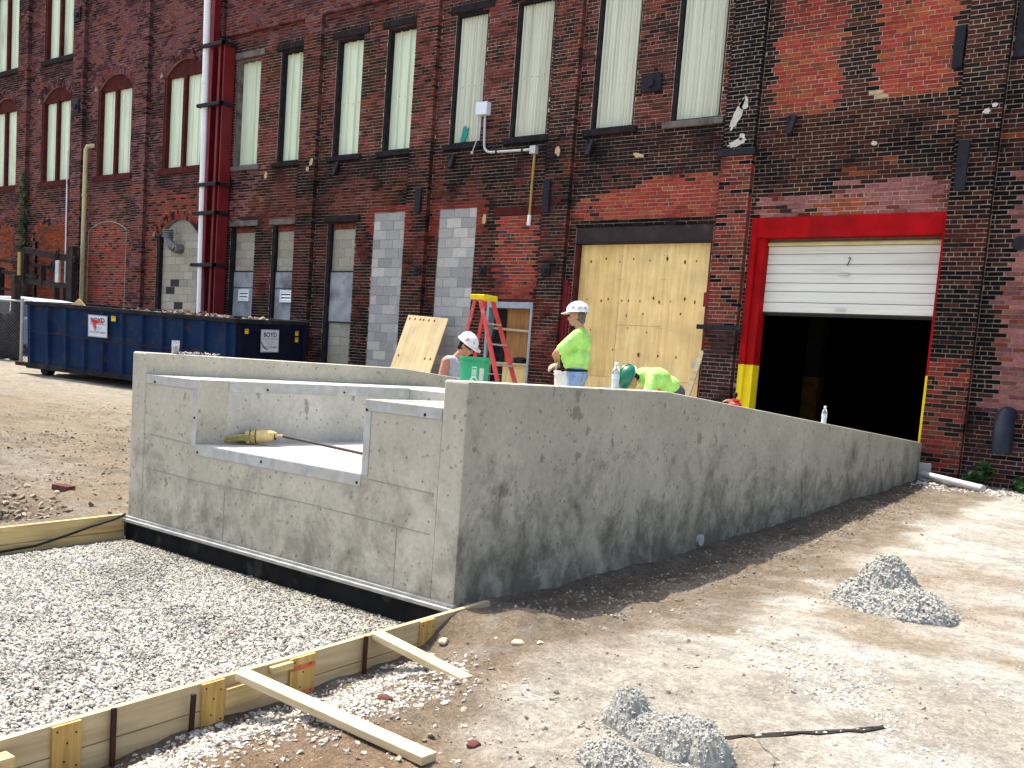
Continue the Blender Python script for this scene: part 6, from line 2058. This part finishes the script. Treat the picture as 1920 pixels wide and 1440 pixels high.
def head(parent, pos, pitch, skin, hair, hat, stickers=False, glasses=False):
    """head looking along local +x, nodding by pitch; returns nothing"""
    T = Matrix.Translation(pos) @ Matrix.Rotation(pitch, 4, 'Y')
    P = lambda x, y, z: tuple(T @ Vector((x, y, z)))
    parts = [('e', P(-.01, 0, .035), (.098, .076, .105), pitch), ('e', P(.03, 0, -.03), (.066, .060, .078), pitch), ('e', P(.045, 0, -.075), (.045, .043, .036), pitch),
             ('c', [(P(.085, 0, .02), .012), (P(.108, 0, -.018), .017)]), ('e', P(.088, 0, -.052), (.018, .028, .011), pitch),
             ('e', P(-.005, .078, .0), (.022, .012, .034), pitch), ('e', P(-.005, -.078, .0), (.022, .012, .034), pitch),
             ('e', P(.075, .032, .035), (.018, .026, .012), pitch), ('e', P(.075, -.032, .035), (.018, .026, .012), pitch)]
    hr = blob('hair', [('e', P(-.035, 0, .012), (.080, .081, .082), pitch), ('e', P(-.062, 0, -.045), (.045, .06, .045), pitch)], hair, parent, .009, 3)
    for s in (-1, 1):
        e = MB(); e.lathe([(.002, -.009), (.010, 0), (.002, .009)], P(.083, s * .031, .018), 8); e.build('eye', M['eye'], parent)
    if glasses:
        g = MB()
        for s in (-1, 1):
            g.tube([P(.096, s * .006, .022), P(.094, s * .03, .022), P(.078, s * .06, .022), P(-.0, s * .08, .02)], [.014, .018, .012, .004], 6)
        g.build('sunglasses', M['rubber'], parent, smooth=True)
    # hard hat: shell, brim, ridge
    V, F = [], []
    seg, rings = 28, 9
    for i in range(rings + 1):
        ph = math.pi / 2 * i / rings
        for k in range(seg):
            a = 2 * math.pi * k / seg
            rx, ry = .142, .118
            V.append(P(rx * math.cos(a) * math.cos(ph) - .008, ry * math.sin(a) * math.cos(ph), .065 + .122 * math.sin(ph)))
    for i in range(rings):
        for k in range(seg):
            q0, q1 = i * seg + k, i * seg + (k + 1) % seg
            F.append((q0, q1, q1 + seg, q0 + seg))
    n0 = len(V)
    for (ex_, dz) in ((.0, 0), (1.0, -.012), (1.0, -.018), (.0, -.010)):
        for k in range(seg):
            a = 2 * math.pi * k / seg
            f = max(0, math.cos(a)) ** 1.6
            d = (.016 + .052 * f) * ex_
            V.append(P((.142 + d) * math.cos(a) - .008, (.118 + d * .8) * math.sin(a), .066 + dz * (.5 + f)))
    for i in range(3):
        for k in range(seg):
            q0, q1 = n0 + i * seg + k, n0 + i * seg + (k + 1) % seg
            F.append((q0, q0 + seg, q1 + seg, q1))
    h_ = MB().add(V, F).build('hard_hat', hat, parent, smooth=True)
    m = MB()
    m.tube([P(.142 * math.cos(t_) - .008, 0, .067 + .122 * math.sin(t_)) for t_ in np.linspace(.25, 2.9, 12)], .010, 8)
    m.build('hat_ridge', hat, h_, smooth=True)
    if stickers:
        for (az, ph, mt, r_) in ((1.25, .45, 'sticker_pink', .022), (1.9, .4, 'sticker_blue', .026), (2.5, .35, 'sticker_pink', .02), (.7, .35, 'sticker_blue', .02), (-1.4, .45, 'sticker_pink', .024), (-.6, .45, 'sticker_blue', .018)):
            c = Vector((.1445 * math.cos(az) * math.cos(ph) - .008, .1205 * math.sin(az) * math.cos(ph), .065 + .1245 * math.sin(ph)))
            nv = Vector((math.cos(az) * math.cos(ph), math.sin(az) * math.cos(ph), math.sin(ph))).normalized(); a_ = nv.orthogonal().normalized(); b_ = nv.cross(a_)
            V2 = [P(*(c + (a_ * math.cos(q) + b_ * math.sin(q)) * r_ - nv * .003)) for q in np.linspace(0, 6.283, 13)[:-1]] + [P(*(c + (a_ * math.cos(q) + b_ * math.sin(q)) * r_ * .5 + nv * .0015)) for q in np.linspace(0, 6.283, 13)[:-1]]
            MB().add(V2, [(k, (k + 1) % 12, (k + 1) % 12 + 12, k + 12) for k in range(12)] + [tuple(range(12, 24))]).build('hat_sticker', M[mt], h_)
    return parts


def hand(wrist, tip_dir, palm_n, r=.010, curl=.5):
    """palm, four bent fingers of unequal length and a thumb"""
    w = Vector(wrist); d = Vector(tip_dir).normalized(); nrm = Vector(palm_n); nrm = (nrm - d * nrm.dot(d)).normalized(); s = d.cross(nrm)
    out = [('c', [(w, .026), (w + d * .045, .027), (w + d * .085, .024)]), ('c', [(w + d * .04 + s * .024, .018), (w + d * .085 + s * .03, .015)]), ('c', [(w + d * .04 - s * .024, .018), (w + d * .085 - s * .03, .015)])]
    for k, ln in enumerate((.070, .080, .075, .058)):
        b = w + d * .09 + s * (-.033 + .022 * k)
        j = b + (d * math.cos(curl) - nrm * math.sin(curl)) * ln * .55
        e = j + (d * math.cos(curl * 2) - nrm * math.sin(curl * 2)) * ln * .5
        out.append(('c', [(b, r), (j, r * .95), (e, r * .8)]))
    b = w + d * .03 - s * .03
    j = b + (d * .6 - s * .7 - nrm * .3).normalized() * .045
    out.append(('c', [(b, .014), (j, .012), (j + (d * .9 - s * .1 - nrm * .35).normalized() * .035, .010)]))
    return out


def legs(hip_z, hip_x, feet, knees, mat, parent, name='trousers', waist=None, r=1.0):
    parts = [('e', (hip_x, 0, hip_z + .02), (.135, .185, .13))]
    if waist: parts += [('e', waist, (.128, .172, .07))]
    for s, (kx, ky, kz), (fx_, fy_, fz_) in zip((-1, 1), knees, feet):
        parts.append(('c', [((hip_x, s * .095, hip_z - .02), .105 * r), ((kx, ky, kz), .072 * r), ((fx_, fy_, fz_ + .10), .058 * r)]))
    blob(name, parts, mat, parent, .014, 5)
    for (fx_, fy_, fz_) in feet:
        blob('boot', [('e', (fx_ + .06, fy_, fz_ + .045), (.135, .05, .045)), ('c', [((fx_, fy_, fz_ + .06), .052), ((fx_ - .01, fy_, fz_ + .16), .055)])], M['boot'], parent, .012, 3)


def person(label, loc, rz, size=1.0):
    mt = Matrix.Translation(loc) @ Matrix.Rotation(rz, 4, 'Z') @ Matrix.Scale(size, 4)
    return thing('person', label, 'person', mat=mt)


# 1. standing worker, seen from his left, looking left
FL = .60
p1 = person('person in lime shirt, jeans and stickered white hard hat standing with arms folded', (-6.83, 10.10, FL), R(-157))
hd = head(p1, (.05, 0, 1.655), R(4), M['skin'], M['hair_grey'], M['hat_white'], True)
arms = [('c', [((-.005, .20, 1.42), .060), ((.16, .285, 1.225), .049), ((.20, .275, 1.205), .047), ((.27, .10, 1.17), .040), ((.28, .02, 1.15), .032)]),
        ('c', [((-.005, -.20, 1.42), .060), ((.07, -.26, 1.16), .050), ((.25, -.13, 1.06), .038)])]
torso = [('e', (-.01, 0, 1.30), (.09, .15, .18)), ('e', (0, 0, 1.06), (.10, .13, .12)), ('c', [((-.025, 0, 1.44), .062), ((.02, 0, 1.58), .055)])]
blob('body', torso + arms + hd + hand((.25, -.13, 1.06), (.7, .3, -.25), (.1, .5, .8)) + hand((.28, .02, 1.15), (.1, -1, -.1), (.9, 0, .2)), M['skin'], p1, .011, 4)
blob('shirt', [('e', (-.015, 0, 1.34), (.142, .190, .17)), ('e', (.0, 0, 1.17), (.155, .195, .17)), ('e', (.10, .15, 1.15), (.08, .08, .10)), ('e', (.015, 0, 1.06), (.158, .178, .085)), ('e', (-.02, 0, 1.455), (.085, .15, .055)),
               ('c', [((-.01, .175, 1.42), .085), ((.07, .235, 1.325), .085), ((.14, .268, 1.245), .082)]), ('c', [((-.01, -.175, 1.42), .085), ((.05, -.25, 1.25), .075)]),
               ('c', [((-.02, .06, 1.49), .05), ((-.02, -.06, 1.49), .05)])], M['hivis'], p1, .012, 6)
gl = hand((.255, -.125, 1.062), (.7, .3, -.25), (.1, .5, .8), .013)
blob('glove', gl + [('c', [((.225, -.145, 1.068), .042), ((.26, -.12, 1.06), .035)])], M['glove'], p1, .009, 3)
legs(.93, -.01, ((-.02, -.13, 0), (.03, .13, 0)), ((.02, -.12, .50), (.04, .12, .50)), M['jeans'], p1, 'jeans', (0, 0, 1.02))
m = MB(); m.lathe([(.168, .985), (.170, 1.0), (.169, 1.02)], (0, 0, 0), 26, .80, 1.06); m.build('belt', M['rubber'], p1, smooth=True)
m = MB(); m.tube([(.19, .02, 1.14), (.20, -.06, 1.06), (.19, -.10, .99)], .03, 8); m.build('tool_strap', M['rubber'], p1, smooth=True)

# 2. worker bending far forward, green hat
p2 = person('person in lime shirt and green hard hat bending over behind the wall', (-6.09, 10.79, FL), R(-114))
hd = head(p2, (.40, .02, .945), R(62), M['skin'], M['hair_dark'], M['hat_green'])
arms = [('c', [((.19, .16, .98), .046), ((.28, .235, .74), .045), ((.42, .18, .48), .036)]), ('c', [((.19, -.16, .98), .046), ((.28, -.235, .74), .045), ((.42, -.18, .48), .036)])]
torso = [('c', [((-.20, 0, .86), .10), ((.0, 0, .95), .09), ((.18, 0, .97), .08)]), ('c', [((.18, 0, .98), .055), ((.36, .01, .97), .052)])]
blob('body', torso + arms + hd + hand((.42, .18, .48), (.3, 0, -1), (-1, 0, 0)) + hand((.42, -.18, .48), (.3, 0, -1), (-1, 0, 0)), M['skin_red'], p2, .011, 4)
blob('shirt', [('e', (.16, 0, .985), (.14, .20, .125)), ('e', (.0, 0, .985), (.17, .185, .135)), ('e', (-.18, 0, .90), (.15, .180, .130)),
               ('c', [((.19, .17, .99), .080), ((.27, .235, .80), .076)]), ('c', [((.19, -.17, .99), .080), ((.27, -.235, .80), .076)]), ('c', [((.27, .04, 1.0), .055), ((.27, -.04, 1.0), .055)])], M['hivis'], p2, .012, 6)
legs(.80, -.27, ((-.12, -.16, 0), (-.16, .16, 0)), ((-.06, -.15, .44), (-.08, .15, .44)), M['dark_jeans'], p2, 'trousers')

# 3. worker beyond the dock, sleeveless, looking down to the right
rz3 = math.atan2(.607 * .86 - .794 * .42, .794 * .86 + .607 * .42)
zb = gzs(-8.78, 10.14)
p3 = person('person in grey sleeveless shirt and white hard hat looking down beyond the dock', (-8.84, 10.12, zb), rz3, 1.05)
hd = head(p3, (.145, 0, 1.59), R(30), M['skin_red'], M['hair_dark'], M['hat_white'], True, True)
arms = [('c', [((-.02, -.205, 1.38), .066), ((-.05, -.27, 1.10), .054), ((.12, -.24, .90), .038)]), ('c', [((-.02, .205, 1.38), .066), ((.03, .27, 1.10), .052), ((.25, .2, .98), .038)])]
torso = [('e', (-.01, 0, 1.26), (.09, .15, .18)), ('e', (0, 0, 1.05), (.10, .13, .12)), ('c', [((.0, 0, 1.42), .064), ((.10, 0, 1.53), .056)])]
blob('body', torso + arms + hd + hand((.12, -.24, .90), (.6, 0, -.5), (0, 1, 0)) + hand((.25, .2, .98), (.9, 0, -.2), (0, -1, 0)), M['skin_red'], p3, .011, 4)
blob('shirt', [('e', (-.012, 0, 1.30), (.140, .185, .155)), ('e', (0, 0, 1.12), (.145, .178, .17)), ('e', (.0, 0, 1.40), (.082, .165, .052)), ('c', [((-.01, .165, 1.395), .073), ((-.01, -.165, 1.395), .073)])], M['grey_tee'], p3, .012, 6)
legs(.90, 0, ((-.02, -.12, 0), (.03, .12, 0)), ((.01, -.11, .48), (.03, .11, .48)), M['dark_jeans'], p3, 'trousers', (0, 0, .99))
m = MB()
for (dy, dz) in ((0, 0), (.012, .03), (-.008, .055), (.01, -.02)): m.tube([(-.106, -.278 + dy, 1.17 + dz), (-.075, -.318 + dy * .5, 1.18 + dz)], .006, 5)
m.build('tattoo', plain('ink_on_skin', (.10, .07, .06), .6), p3)
